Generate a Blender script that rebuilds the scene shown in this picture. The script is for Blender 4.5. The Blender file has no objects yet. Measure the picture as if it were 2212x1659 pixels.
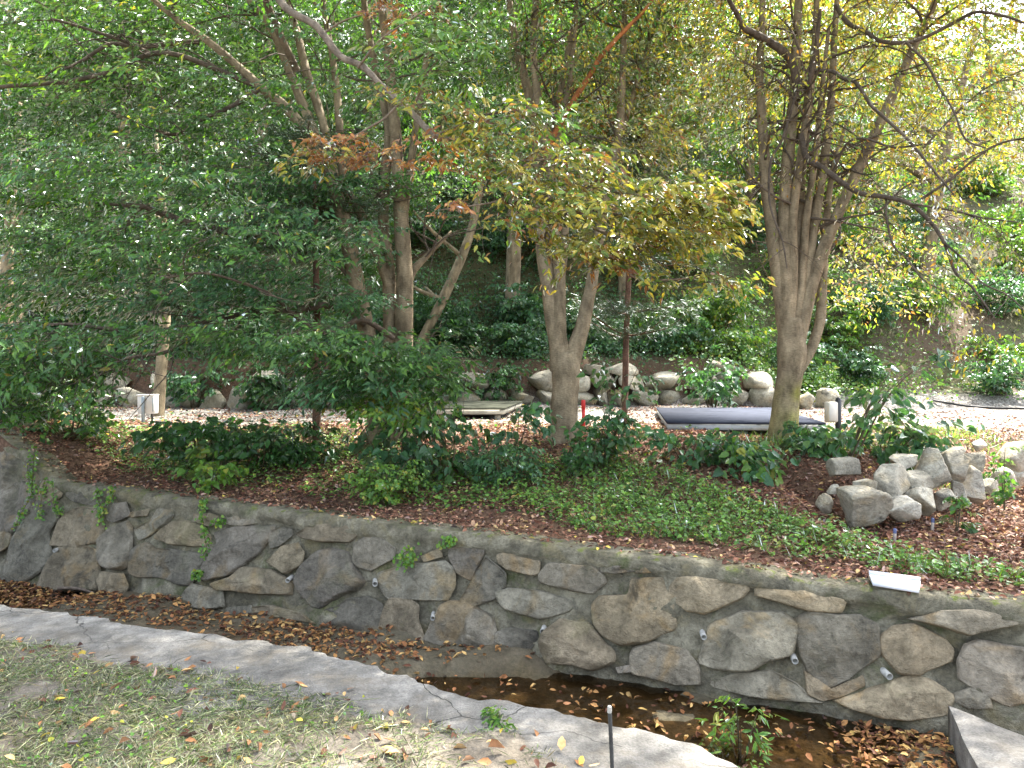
import bpy, math
import numpy as np
from math import radians, sin, cos, pi

rng = np.random.default_rng(11)
sc = bpy.context.scene

# ------------------------------------------------------------------ camera
F, VH, CH = 705.0, 370.0, 1.6            # focal length in px of a 1024 px wide frame, horizon row, eye height
cam_d = bpy.data.cameras.new('camera')
cam_d.sensor_width = 36.0
cam_d.lens = 36.0 * F / 1024.0
cam_d.shift_y = -(384.0 - VH) / 1024.0
cam_d.clip_start = 0.05
cam_d.clip_end = 600.0
cam = bpy.data.objects.new('camera', cam_d)
cam.location = (0, 0, CH)
cam.rotation_euler = (pi / 2, 0, 0)
sc.collection.objects.link(cam)
sc.camera = cam

# ------------------------------------------------------------------ sky, sun, exposure
SUN_AZ, SUN_EL = radians(42.0), radians(55.0)      # azimuth measured from +Y towards +X
world = bpy.data.worlds.new('World')
sc.world = world
world.use_nodes = True
wn = world.node_tree
wn.nodes.clear()
wo = wn.nodes.new('ShaderNodeOutputWorld')
wb = wn.nodes.new('ShaderNodeBackground')
ws = wn.nodes.new('ShaderNodeTexSky')
ws.sky_type = 'NISHITA'
ws.sun_disc = False
ws.sun_elevation = SUN_EL
ws.sun_rotation = SUN_AZ
ws.air_density = 1.0
ws.dust_density = 4.0
ws.ozone_density = 0.6
wb.inputs['Strength'].default_value = 0.15
whs = wn.nodes.new('ShaderNodeHueSaturation')      # thin high haze: a paler sky
whs.inputs['Saturation'].default_value = 0.55
wn.links.new(ws.outputs[0], whs.inputs['Color'])
wn.links.new(whs.outputs[0], wb.inputs[0])
wn.links.new(wb.outputs[0], wo.inputs[0])

sun_d = bpy.data.lights.new('sun', 'SUN')
sun_d.energy = 4.5
sun_d.angle = radians(0.55)
sun_d.color = (1.0, 0.94, 0.84)
sun = bpy.data.objects.new('sun', sun_d)
sun.rotation_euler = (pi / 2 - SUN_EL, 0, -SUN_AZ + pi)
sun.location = (12, 16, 30)
sc.collection.objects.link(sun)
# sun lamps shine along local -Z: aim it explicitly
from mathutils import Vector
tosun = Vector((sin(SUN_AZ) * cos(SUN_EL), cos(SUN_AZ) * cos(SUN_EL), sin(SUN_EL)))
sun.rotation_euler = tosun.to_track_quat('Z', 'Y').to_euler()

sc.view_settings.view_transform = 'Standard'
sc.view_settings.look = 'None'
sc.view_settings.gamma = 1.0
sc.view_settings.exposure = 2.8
sc.view_settings.use_curve_mapping = False
sc.render.engine = 'CYCLES'
sc.cycles.max_bounces = 8
sc.cycles.diffuse_bounces = 5
sc.cycles.transmission_bounces = 6
sc.cycles.glossy_bounces = 3
sc.cycles.transparent_max_bounces = 8
sc.cycles.caustics_reflective = False
sc.cycles.caustics_refractive = False
sc.cycles.use_denoising = True

# ------------------------------------------------------------------ helpers
K = 1024.0 / 2212.0


def P(u, v, D):
    return np.array([(u - 512) / F * D, D, CH - (v - VH) / F * D])


def smooth(a, b, x):
    t = np.clip((np.asarray(x, float) - a) / (b - a), 0, 1)
    return t * t * (3 - 2 * t)


def _hash(i, j, k, seed):
    h = (i * 374761393 + j * 668265263 + k * 2147483647 + seed * 974711) & 0xffffffff
    h = ((h ^ (h >> 13)) * 1274126177) & 0xffffffff
    h = ((h ^ (h >> 16)) * 2246822519) & 0xffffffff
    return ((h ^ (h >> 15)) & 0xffff) / 65535.0 * 2 - 1


def vnoise(p, seed=0):
    p = np.asarray(p, float)
    if p.shape[1] == 2:
        p = np.column_stack([p, np.zeros(len(p))])
    f = np.floor(p)
    i = f.astype(np.int64)
    w = p - f
    w = w * w * (3 - 2 * w)
    r = 0
    for a in (0, 1):
        for b in (0, 1):
            for c in (0, 1):
                ww = (w[:, 0] if a else 1 - w[:, 0]) * (w[:, 1] if b else 1 - w[:, 1]) * (w[:, 2] if c else 1 - w[:, 2])
                r = r + ww * _hash(i[:, 0] + a, i[:, 1] + b, i[:, 2] + c, seed)
    return r


def fbm(p, seed=0, octs=4, gain=0.5):
    p = np.asarray(p, float)
    r, a = 0, 1.0
    for o in range(octs):
        r = r + a * vnoise(p * (2.03 ** o) + 17.3 * o, seed + o)
        a *= gain
    return r


def norm(v):
    v = np.asarray(v, float)
    return v / np.maximum(np.linalg.norm(v, axis=-1, keepdims=True), 1e-9)


class MB:
    """collects triangles / quads with a colour per vertex"""

    def __init__(self):
        self.v, self.c, self.f3, self.f4, self.n = [], [], [], [], 0

    def add(self, v, f, col=(1, 1, 1)):
        v = np.asarray(v, float).reshape(-1, 3)
        f = np.asarray(f, np.int64)
        c = np.asarray(col, float)
        if c.ndim == 1:
            c = np.tile(c, (len(v), 1))
        self.v.append(v)
        self.c.append(c)
        if len(f):
            (self.f3 if f.shape[1] == 3 else self.f4).append(f + self.n)
        self.n += len(v)
        return self

    def more(self, f):
        """faces that refer to the last added block's own indices"""
        f = np.asarray(f, np.int64)
        (self.f3 if f.shape[1] == 3 else self.f4).append(f + self.n - len(self.v[-1]))

    def mesh(self, name, smooth_shade=False):
        me = bpy.data.meshes.new(name)
        v = np.concatenate(self.v) if self.v else np.zeros((0, 3))
        f3 = np.concatenate(self.f3) if self.f3 else np.zeros((0, 3), np.int64)
        f4 = np.concatenate(self.f4) if self.f4 else np.zeros((0, 4), np.int64)
        loops = np.concatenate([f3.ravel(), f4.ravel()]).astype(np.int32)
        starts = np.concatenate([np.arange(len(f3)) * 3, len(f3) * 3 + np.arange(len(f4)) * 4]).astype(np.int32)
        me.vertices.add(len(v))
        me.vertices.foreach_set('co', v.astype(np.float32).ravel())
        me.loops.add(len(loops))
        me.loops.foreach_set('vertex_index', loops)
        me.polygons.add(len(starts))
        me.polygons.foreach_set('loop_start', starts)
        if smooth_shade:
            me.polygons.foreach_set('use_smooth', np.ones(len(starts), bool))
        me.update(calc_edges=True)
        at = me.attributes.new('col', 'FLOAT_COLOR', 'POINT')
        c = np.concatenate(self.c) if self.c else np.zeros((0, 3))
        at.data.foreach_set('color', np.column_stack([c, np.ones(len(c))]).astype(np.float32).ravel())
        return me

    def obj(self, name, mat, parent=None, smooth_shade=False, origin=None):
        me = None
        if origin is not None:
            o = np.asarray(origin, float)
            self.v = [x - o for x in self.v]
        me = self.mesh(name, smooth_shade)
        me.materials.append(mat)
        ob = bpy.data.objects.new(name, me)
        sc.collection.objects.link(ob)
        if parent is not None:
            ob.parent = parent
        if origin is not None:
            ob.location = origin
        return ob


def tag(o, label=None, cat=None, group=None, kind=None):
    if label:
        o['label'] = label
    if cat:
        o['category'] = cat
    if group:
        o['group'] = group
    if kind:
        o['kind'] = kind
    return o


def empty(name, loc, label=None, cat=None, group=None):
    o = bpy.data.objects.new(name, None)
    o.empty_display_size = 0.2
    o.location = loc
    sc.collection.objects.link(o)
    return tag(o, label, cat, group)


def part(mb, name, mat, root, smooth_shade=False):
    """a child mesh whose vertices were given in world space"""
    loc = np.array(root.location)
    if root.parent is not None:
        loc = loc + np.array(root.parent.location)
    mb.v = [x - loc for x in mb.v]
    return mb.obj(name, mat, root, smooth_shade)


def box(mb, c, size, rz=0.0, tilt=0.0, col=(1, 1, 1), bev=0.0):
    """bevelled box centred at c"""
    sx, sy, sz = np.array(size) / 2.0
    b = min(bev, sx * .9, sy * .9, sz * .9)
    if b <= 0:
        v = np.array([[x, y, z] for z in (-sz, sz) for y in (-sy, sy) for x in (-sx, sx)])
        f = np.array([[0, 2, 3, 1], [4, 5, 7, 6], [0, 1, 5, 4], [2, 6, 7, 3], [0, 4, 6, 2], [1, 3, 7, 5]])
    else:
        def ring(hx, hy, z):
            return [[-hx + b, -hy, z], [hx - b, -hy, z], [hx, -hy + b, z], [hx, hy - b, z], [hx - b, hy, z], [-hx + b, hy, z], [-hx, hy - b, z], [-hx, -hy + b, z]]
        v = np.array(ring(sx - b * .7, sy - b * .7, -sz) + ring(sx, sy, -sz + b) + ring(sx, sy, sz - b) + ring(sx - b * .7, sy - b * .7, sz) + [[0, 0, -sz], [0, 0, sz]])
        f = [[r * 8 + i, r * 8 + (i + 1) % 8, r * 8 + 8 + (i + 1) % 8, r * 8 + 8 + i] for r in range(3) for i in range(8)]
        f = np.array(f)
    R = np.array([[cos(rz), -sin(rz), 0], [sin(rz), cos(rz), 0], [0, 0, 1]])
    T = np.array([[1, 0, 0], [0, cos(tilt), -sin(tilt)], [0, sin(tilt), cos(tilt)]])
    mb.add((v @ T.T) @ R.T + np.array(c), f, col)
    if b > 0:
        mb.more([[32, (i + 1) % 8, i] for i in range(8)] + [[33, 24 + i, 24 + (i + 1) % 8] for i in range(8)])
    return mb


def catmull(pts, vals, per=4):
    pts = np.asarray(pts, float)
    vals = np.asarray(vals, float)
    A = np.column_stack([pts, vals])
    if len(A) == 2:
        t = np.linspace(0, 1, per + 1)[:, None]
        R = A[0] * (1 - t) + A[1] * t
        return R[:, :3], R[:, 3]
    E = np.vstack([2 * A[0] - A[1], A, 2 * A[-1] - A[-2]])
    out = []
    for i in range(1, len(E) - 2):
        p0, p1, p2, p3 = E[i - 1], E[i], E[i + 1], E[i + 2]
        for t in np.linspace(0, 1, per, endpoint=False):
            out.append(.5 * ((2 * p1) + (-p0 + p2) * t + (2 * p0 - 5 * p1 + 4 * p2 - p3) * t * t + (-p0 + 3 * p1 - 3 * p2 + p3) * t ** 3))
    out.append(E[-2])
    R = np.array(out)
    R[:, 3] = np.maximum(R[:, 3], 0.001)
    return R[:, :3], R[:, 3]


def tube(mb, pts, rad, sides=8, per=4, bump=0.06, col=(1, 1, 1), seed=0, cap=True, colfn=None):
    c, r = catmull(pts, rad, per)
    n = len(c)
    t = norm(np.gradient(c, axis=0))
    ref = np.array([1.0, 0.1, 0.05]) if abs(t[0, 0]) < .8 else np.array([0.0, 1.0, 0.1])
    a = np.zeros((n, 3))
    v = ref - t[0] * (ref @ t[0])
    for i in range(n):
        v = v - t[i] * (v @ t[i])
        v = v / np.linalg.norm(v)
        a[i] = v
    b = np.cross(t, a)
    ang = np.arange(sides) / sides * 2 * pi
    ring = a[:, None, :] * np.cos(ang)[None, :, None] + b[:, None, :] * np.sin(ang)[None, :, None]
    V = c[:, None, :] + ring * r[:, None, None]
    if bump:
        nz = fbm((V.reshape(-1, 3)) * (2.2 / max(r.max(), .03) * .25), seed, 3).reshape(n, sides)
        V = c[:, None, :] + ring * (r[:, None] * (1 + bump * nz))[:, :, None]
    V = V.reshape(-1, 3)
    i = np.arange(n - 1)[:, None] * sides
    j = np.arange(sides)[None, :]
    k = (j + 1) % sides
    f = np.stack([i + j, i + k, i + sides + k, i + sides + j], -1).reshape(-1, 4)
    cc = colfn(V) if colfn else col
    if cap:
        V = np.vstack([V, c[-1] + t[-1] * r[-1] * .6])
        if np.ndim(cc) == 2:
            cc = np.vstack([cc, cc[-1]])
    mb.add(V, f, cc)
    if cap:
        m = (n - 1) * sides
        mb.more([[m + q, m + (q + 1) % sides, n * sides] for q in range(sides)])
    return c, r


def leaves(mb, pos, ax, nr, L, W, col, shape='d', fold=.22, curl=.15):
    """many leaves at once: 'd' folded diamond (2 tris), 'h' folded pointed oval (2 quads), 'o' broad heart-like oval"""
    pos = np.asarray(pos, float)
    n = len(pos)
    if n == 0:
        return
    ax = norm(ax)
    sd = np.cross(nr, ax)
    sd = norm(sd + 1e-6)
    up = np.cross(ax, sd)
    L = np.broadcast_to(np.asarray(L, float), (n,))[:, None]
    W = np.broadcast_to(np.asarray(W, float), (n,))[:, None]
    fo = np.broadcast_to(np.asarray(fold, float), (n,))[:, None]
    cu = np.broadcast_to(np.asarray(curl, float), (n,))[:, None]

    def q(l, w, u):
        return pos + ax * (l * L) + sd * (w * W) + up * (u)
    if shape == 'd':
        V = np.stack([q(0, 0, 0), q(.42, .5, fo * W - cu * L * .2), q(1, 0, -cu * L), q(.42, -.5, fo * W - cu * L * .2)], 1)
        f = np.array([[0, 2, 1], [0, 3, 2]])
        m = 4
    elif shape == 'h':
        V = np.stack([q(0, 0, 0), q(.28, .46, fo * W), q(.62, .40, fo * W - cu * L * .4), q(1, 0, -cu * L),
                      q(.62, -.40, fo * W - cu * L * .4), q(.28, -.46, fo * W)], 1)
        f = np.array([[0, 3, 2, 1], [0, 5, 4, 3]])
        m = 6
    else:
        V = np.stack([q(0, 0, 0), q(.16, .5, fo * W), q(.55, .46, fo * W - cu * L * .3), q(1, 0, -cu * L),
                      q(.55, -.46, fo * W - cu * L * .3), q(.16, -.5, fo * W)], 1)
        f = np.array([[0, 3, 2, 1], [0, 5, 4, 3]])
        m = 6
    faces = (np.arange(n)[:, None, None] * m + f[None]).reshape(-1, f.shape[1])
    mb.add(V.reshape(-1, 3), faces, np.repeat(np.asarray(col, float), m, 0))


def pick(pal, n, jit=.22):
    """pal: list of (weight, rgb)"""
    w = np.array([p[0] for p in pal], float)
    c = np.array([p[1] for p in pal], float)
    i = rng.choice(len(pal), n, p=w / w.sum())
    return c[i] * GAIN.get(id(pal), 1.0) * (1 + jit * rng.standard_normal((n, 1)).clip(-2, 2))


GAIN = {}


GREEN = [(5, (.040, .100, .022)), (3, (.055, .130, .026)), (2, (.075, .150, .026)), (1, (.030, .075, .024)), (.15, (.26, .22, .04))]
DARKG = [(5, (.030, .080, .024)), (3, (.040, .105, .030)), (1, (.06, .13, .03))]
TEAL = [(5, (.040, .105, .045)), (3, (.055, .130, .055)), (2, (.045, .10, .03)), (1, (.08, .15, .05))]
LIME = [(5, (.085, .175, .03)), (3, (.12, .20, .03)), (2, (.06, .14, .03)), (1, (.22, .23, .04))]
YELL = [(4, (.30, .27, .045)), (4, (.20, .23, .04)), (3, (.40, .32, .05)), (3, (.12, .18, .03)), (1, (.30, .15, .04)), (.5, (.18, .08, .03))]
YMIX = [(4, (.10, .17, .03)), (3, (.26, .26, .045)), (2, (.38, .30, .05)), (1, (.27, .14, .04)), (.8, (.17, .07, .03))]
BROWN = [(4, (.34, .13, .04)), (3, (.45, .20, .07)), (2, (.42, .24, .08)), (1, (.13, .05, .025)), (1.2, (.36, .27, .06))]
LITTER = [(5, (.13, .058, .038)), (4, (.20, .10, .066)), (2.4, (.32, .20, .13)), (3, (.06, .028, .02)), (.9, (.42, .30, .14)), (.25, (.45, .36, .08)), (1.2, (.30, .20, .17))]
GRASS = [(4, (.13, .17, .08)), (4, (.20, .22, .135)), (1.5, (.09, .15, .045)), (4, (.31, .30, .21)), (1.5, (.20, .165, .11))]


WEED = [(5, (.10, .20, .04)), (3, (.13, .23, .045)), (2, (.07, .16, .035)), (.6, (.24, .26, .06))]
GAIN[id(WEED)] = 1.55
for _p in (GREEN, DARKG, TEAL, LIME):
    GAIN[id(_p)] = 1.5
GAIN[id(GRASS)] = 1.1
GAIN[id(LITTER)] = 1.3
for _p in (YELL, YMIX):
    GAIN[id(_p)] = 1.2


def rvec(n):
    return norm(rng.standard_normal((n, 3)))


def sprays(mb, cen, head, L, per, leaf, pal, shape='d', droop=.25, twig=None, wr=.38, tilt=.25, flat=.10, hang=.25, jit=.2):
    """flat fans of leaves: cen (m,3) base points, head (m,3) directions"""
    cen = np.asarray(cen, float)
    m = len(cen)
    if m == 0:
        return
    d = norm(head)
    up = norm(np.array([0, 0, 1.0]) + tilt * rng.standard_normal((m, 3)))
    sd = norm(np.cross(d, up))
    up = np.cross(sd, d)
    L = np.broadcast_to(np.asarray(L, float), (m,)) * rng.uniform(.65, 1.3, m)
    t = rng.uniform(.04, 1.0, (m, per)) ** .9
    s = rng.uniform(-1, 1, (m, per))
    env = .42 * np.sin(np.clip(t, 0, 1) * pi * .82 + .35)
    off = s * env
    dr = -droop * (t ** 2 + .5 * off ** 2)
    pos = (cen[:, None] + d[:, None] * (t * L[:, None])[..., None] + sd[:, None] * (off * L[:, None])[..., None]
           + up[:, None] * (dr * L[:, None])[..., None]
           + rng.standard_normal((m, per, 3)) * (flat * .35 * L[:, None, None]))
    sg = np.where(rng.random((m, per)) < .5, -1, 1)
    a = d[:, None] * rng.uniform(.4, 1.0, (m, per))[..., None] + sd[:, None] * (sg * rng.uniform(.3, .9, (m, per)))[..., None] \
        + np.array([0, 0, -1.0]) * rng.uniform(.1, 3.2 * hang, (m, per))[..., None]
    nr = up[:, None] * .6 + d[:, None] * .65 + .4 * rng.standard_normal((m, per, 3))
    n = m * per
    ll = leaf * rng.uniform(.6, 1.25, n)
    cb = np.repeat(1 + .16 * rng.standard_normal(m), per).clip(.6, 1.5)[:, None]
    leaves(mb, pos.reshape(-1, 3), a.reshape(-1, 3), nr.reshape(-1, 3), ll, ll * wr * rng.uniform(.8, 1.2, n), pick(pal, n, jit) * cb, shape,
           fold=rng.uniform(.05, .35, n), curl=rng.uniform(0, .35, n))
    if twig is not None:                      # thin three-sided twigs through each fan
        tt = np.linspace(0, .95, 4)
        cpt = cen[:, None] + d[:, None] * (tt[None] * L[:, None])[..., None] + up[:, None] * (-droop * tt[None] ** 2 * L[:, None])[..., None]
        rr = np.linspace(1, .25, 4) * .0035 * (leaf / .07)
        ang = np.arange(3) * 2 * pi / 3
        ring = sd[:, None, None] * np.cos(ang)[None, None, :, None] + up[:, None, None] * np.sin(ang)[None, None, :, None]
        V = cpt[:, :, None] + ring * rr[None, :, None, None]
        i = np.arange(3)[:, None] * 3
        j = np.arange(3)[None]
        f = np.stack([i + j, i + (j + 1) % 3, i + 3 + (j + 1) % 3, i + 3 + j], -1).reshape(-1, 4)
        faces = (np.arange(m)[:, None, None] * 12 + f[None]).reshape(-1, 4)
        twig.add(V.reshape(-1, 3), faces, (.8, .75, .7))


def in_ball(n, hollow=.0):
    p = rvec(n) * (rng.random((n, 1)) ** (1 / 3.))
    return p


def canopy(mb, blobs, axis_xy, twig=None):
    """blobs: (u, v, D, ru px, rv px, rD m, sprays, spray length, leaves each, leaf length, palette[, shape[, droop]])"""
    for bl in blobs:
        u, v, D, ru, rv, rD, m, L, per, leaf, pal = bl[:11]
        shape = bl[11] if len(bl) > 11 else 'd'
        droop = bl[12] if len(bl) > 12 else .25
        if shape == 'd':
            leaf, per = leaf * 1.25, max(6, int(per * .72))
        c = P(u, v, D)
        q = in_ball(m)
        cen = c + q * np.array([ru / F * D, rD, rv / F * D])
        cen[:, 2] = np.maximum(cen[:, 2], H(cen[:, 0], cen[:, 1]) + .12)
        rad = cen - np.array([axis_xy[0], axis_xy[1], 0])
        rad[:, 2] = 0
        hd = norm(rad) + .75 * rng.standard_normal((m, 3)) * np.array([1, 1, .35])
        sprays(mb, cen, hd, L, per, leaf, pal, shape, droop, twig)


# ------------------------------------------------------------------ materials
def new_mat(name):
    m = bpy.data.materials.new(name)
    m.use_nodes = True
    nt = m.node_tree
    nt.nodes.clear()
    return m, nt, nt.nodes.new, nt.links.new


def nd(nt, typ, **kw):
    n = nt.nodes.new(typ)
    for k, v in kw.items():
        setattr(n, k, v)
    return n


def noise_node(nt, vec, scale, detail=4, rough=.55, dist=0.0):
    n = nt.nodes.new('ShaderNodeTexNoise')
    n.inputs['Scale'].default_value = scale
    n.inputs['Detail'].default_value = detail
    n.inputs['Roughness'].default_value = rough
    n.inputs['Distortion'].default_value = dist
    nt.links.new(vec, n.inputs['Vector'])
    return n.outputs['Fac']


def ramp(nt, fac, stops):
    r = nt.nodes.new('ShaderNodeValToRGB')
    e = r.color_ramp.elements
    while len(e) < len(stops):
        e.new(.5)
    for k, (p, c) in enumerate(stops):
        e[k].position = p
        e[k].color = (c[0], c[1], c[2], 1) if not np.isscalar(c) else (c, c, c, 1)
    nt.links.new(fac, r.inputs[0])
    return r.outputs[0]


def mix(nt, fac, a, b, mode='MIX'):
    n = nt.nodes.new('ShaderNodeMixRGB')
    n.blend_type = mode
    for s, x in zip(n.inputs, (fac, a, b)):
        if hasattr(x, 'is_linked') or hasattr(x, 'links'):
            nt.links.new(x, s)
        elif np.isscalar(x):
            s.default_value = x
        else:
            s.default_value = (x[0], x[1], x[2], 1)
    return n.outputs[0]


def bump(nt, h, dist, strength=1.0):
    b = nt.nodes.new('ShaderNodeBump')
    b.inputs['Distance'].default_value = dist
    b.inputs['Strength'].default_value = strength
    nt.links.new(h, b.inputs['Height'])
    return b.outputs[0]


def pos_of(nt):
    return nt.nodes.new('ShaderNodeNewGeometry').outputs['Position']


def attr(nt, name='col'):
    a = nt.nodes.new('ShaderNodeAttribute')
    a.attribute_name = name
    return a.outputs['Color']


def principled(nt, col, rough=.8, normal=None, spec=.3):
    p = nt.nodes.new('ShaderNodeBsdfPrincipled')
    if isinstance(col, tuple):
        p.inputs['Base Color'].default_value = (*col, 1)
    else:
        nt.links.new(col, p.inputs['Base Color'])
    if np.isscalar(rough):
        p.inputs['Roughness'].default_value = rough
    else:
        nt.links.new(rough, p.inputs['Roughness'])
    p.inputs['Specular IOR Level'].default_value = spec
    if normal is not None:
        nt.links.new(normal, p.inputs['Normal'])
    o = nt.nodes.new('ShaderNodeOutputMaterial')
    nt.links.new(p.outputs[0], o.inputs[0])
    return p


def leaf_material(name, trans=.42, gloss=.06, rough=.38, yellow=(1.25, 1.3, .55), var=.5):
    m, nt, N, Lk = new_mat(name)
    c = attr(nt)
    p = pos_of(nt)
    nz = noise_node(nt, p, 55, 2)
    c = mix(nt, var, c, mix(nt, 1.0, c, ramp(nt, nz, [(.3, (.55, .6, .6)), (.7, (1.35, 1.3, 1.2))]), 'MULTIPLY'))
    d = N('ShaderNodeBsdfDiffuse')
    Lk(c, d.inputs[0])
    t = N('ShaderNodeBsdfTranslucent')
    Lk(mix(nt, 1.0, c, yellow, 'MULTIPLY'), t.inputs[0])
    g = N('ShaderNodeBsdfGlossy')
    g.inputs['Roughness'].default_value = rough
    g.inputs['Color'].default_value = (.9, .95, 1, 1)
    m1 = N('ShaderNodeMixShader')
    m1.inputs[0].default_value = trans
    Lk(d.outputs[0], m1.inputs[1])
    Lk(t.outputs[0], m1.inputs[2])
    fr = N('ShaderNodeFresnel')
    fr.inputs[0].default_value = 1.42
    ml = N('ShaderNodeMath')
    ml.operation = 'MULTIPLY'
    Lk(fr.outputs[0], ml.inputs[0])
    ml.inputs[1].default_value = gloss * 6
    ml.use_clamp = True
    m2 = N('ShaderNodeMixShader')
    Lk(ml.outputs[0], m2.inputs[0])
    Lk(m1.outputs[0], m2.inputs[1])
    Lk(g.outputs[0], m2.inputs[2])
    o = N('ShaderNodeOutputMaterial')
    Lk(m2.outputs[0], o.inputs[0])
    return m


M_LEAF = leaf_material('foliage_leaf', .5, .10, .36)
M_DRY = leaf_material('dry_leaf', .12, .03, .5, (1.1, 1.0, .8))
M_GRASS = leaf_material('grass_blade', .35, .03, .45)
M_NEEDLE = leaf_material('pine_needle', .2, .04, .45)


def bark_material(name, dark, light, scale=9, moss=0.0, rings=.35):
    m, nt, N, Lk = new_mat(name)
    p = pos_of(nt)
    mp = N('ShaderNodeMapping')
    mp.inputs['Scale'].default_value = (1, 1, .45)
    Lk(p, mp.inputs[0])
    n1 = noise_node(nt, mp.outputs[0], scale, 6, .62)
    mp2 = N('ShaderNodeMapping')
    mp2.inputs['Scale'].default_value = (1, 1, 3.2)
    Lk(p, mp2.inputs[0])
    n2 = noise_node(nt, mp2.outputs[0], scale * 3.2, 3, .6)
    n3 = noise_node(nt, p, 2.3, 3)
    c = ramp(nt, n1, [(.28, dark), (.5, tuple((a + b) / 2 for a, b in zip(dark, light))), (.72, light)])
    c = mix(nt, rings, c, mix(nt, 1.0, c, ramp(nt, n2, [(.38, .42), (.55, 1.15)]), 'MULTIPLY'))
    c = mix(nt, .55, c, mix(nt, 1.0, c, ramp(nt, n3, [(.3, .65), (.7, 1.3)]), 'MULTIPLY'))
    c = mix(nt, 1.0, c, attr(nt), 'MULTIPLY')
    h = mix(nt, .45, n1, n2)
    principled(nt, c, .85, bump(nt, h, .02, .9), .2)
    return m


M_BARK = bark_material('grey_brown_bark', (.075, .058, .036), (.34, .275, .18))
M_BARKD = bark_material('dark_branch_bark', (.05, .04, .032), (.17, .14, .11), 14)
M_PINEB = bark_material('pine_bark', (.06, .035, .025), (.22, .13, .09), 12, rings=.6)


def stone_material(name, a, b, c2, warm, moss=.5, scale=2.2, tint=True, cracks=.18, topmoss=0.0):
    m, nt, N, Lk = new_mat(name)
    p = pos_of(nt)
    n1 = noise_node(nt, p, scale * 1.6, 8, .62, .4)
    n2 = noise_node(nt, p, scale * 14, 6, .7)
    n3 = noise_node(nt, p, scale * 1.1, 4, .6, 1.2)
    n4 = noise_node(nt, p, scale * .9, 5, .65, .8)
    n5 = noise_node(nt, p, scale * 45, 3, .7)
    col = ramp(nt, n1, [(.25, a), (.48, b), (.72, c2)])
    col = mix(nt, ramp(nt, n3, [(.52, 0.0), (.68, .75)]), col, warm)
    col = mix(nt, .7, col, mix(nt, 1.0, col, ramp(nt, n2, [(.28, .45), (.5, 1.0), (.72, 1.45)]), 'MULTIPLY'))
    # pale lichen flecks
    col = mix(nt, ramp(nt, n5, [(.68, 0.0), (.74, .55)]), col, (.42, .41, .35))
    # black algae stains
    n6 = noise_node(nt, p, scale * 1.3, 6, .7, .6)
    col = mix(nt, ramp(nt, n6, [(.58, 0.0), (.70, .8)]), col, (.03, .03, .026))
    mossf = ramp(nt, n4, [(.60 - .12 * moss, 0.0), (.74 - .12 * moss, .9 * min(1, moss * 1.4))])
    col = mix(nt, mossf, col, mix(nt, n2, (.035, .05, .012), (.10, .13, .03)))
    if topmoss:                                   # cushions of moss on the level top of the coping
        sx = nd(nt, 'ShaderNodeSeparateXYZ')
        Lk(nt.nodes.new('ShaderNodeNewGeometry').outputs['Normal'], sx.inputs[0])
        tm = ramp(nt, noise_node(nt, p, 11, 5, .65), [(.56, 0.0), (.64, topmoss)])
        tm = mix(nt, 1.0, tm, ramp(nt, sx.outputs[2], [(.55, 0.0), (.75, 1.0)]), 'MULTIPLY')
        col = mix(nt, tm, col, mix(nt, n2, (.07, .10, .02), (.20, .23, .05)))
    if tint:
        col = mix(nt, 1.0, col, attr(nt), 'MULTIPLY')
    # fracture lines and bedding
    mp = N('ShaderNodeMapping')
    mp.inputs['Rotation'].default_value = (.5, .35, .2)
    mp.inputs['Scale'].default_value = (1, 1, 1.7)
    Lk(p, mp.inputs[0])
    n7 = noise_node(nt, mp.outputs[0], scale * 1.7, 5, .6, 1.6)
    crack = ramp(nt, n7, [(.455, 1.0), (.485, .30), (.50, 1.0)])
    col = mix(nt, cracks, col, mix(nt, 1.0, col, crack, 'MULTIPLY'))
    h = mix(nt, .35, n1, mix(nt, .4, n2, n5))
    h = mix(nt, .5 * cracks, h, mix(nt, .5, n7, crack))
    principled(nt, col, .88, bump(nt, h, .09, 1.0), .25)
    return m


M_STONE = stone_material('wall_stone', (.085, .075, .056), (.19, .17, .128), (.33, .295, .225), (.26, .19, .10), .24)
M_MORTAR = stone_material('mortar', (.06, .054, .037), (.16, .146, .102), (.33, .305, .22), (.20, .17, .09), .55, 3.2, topmoss=.9)
M_BOULDER = stone_material('pale_boulder', (.20, .19, .16), (.37, .35, .30), (.54, .52, .46), (.38, .31, .20), .18, 1.9, cracks=.25)


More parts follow.
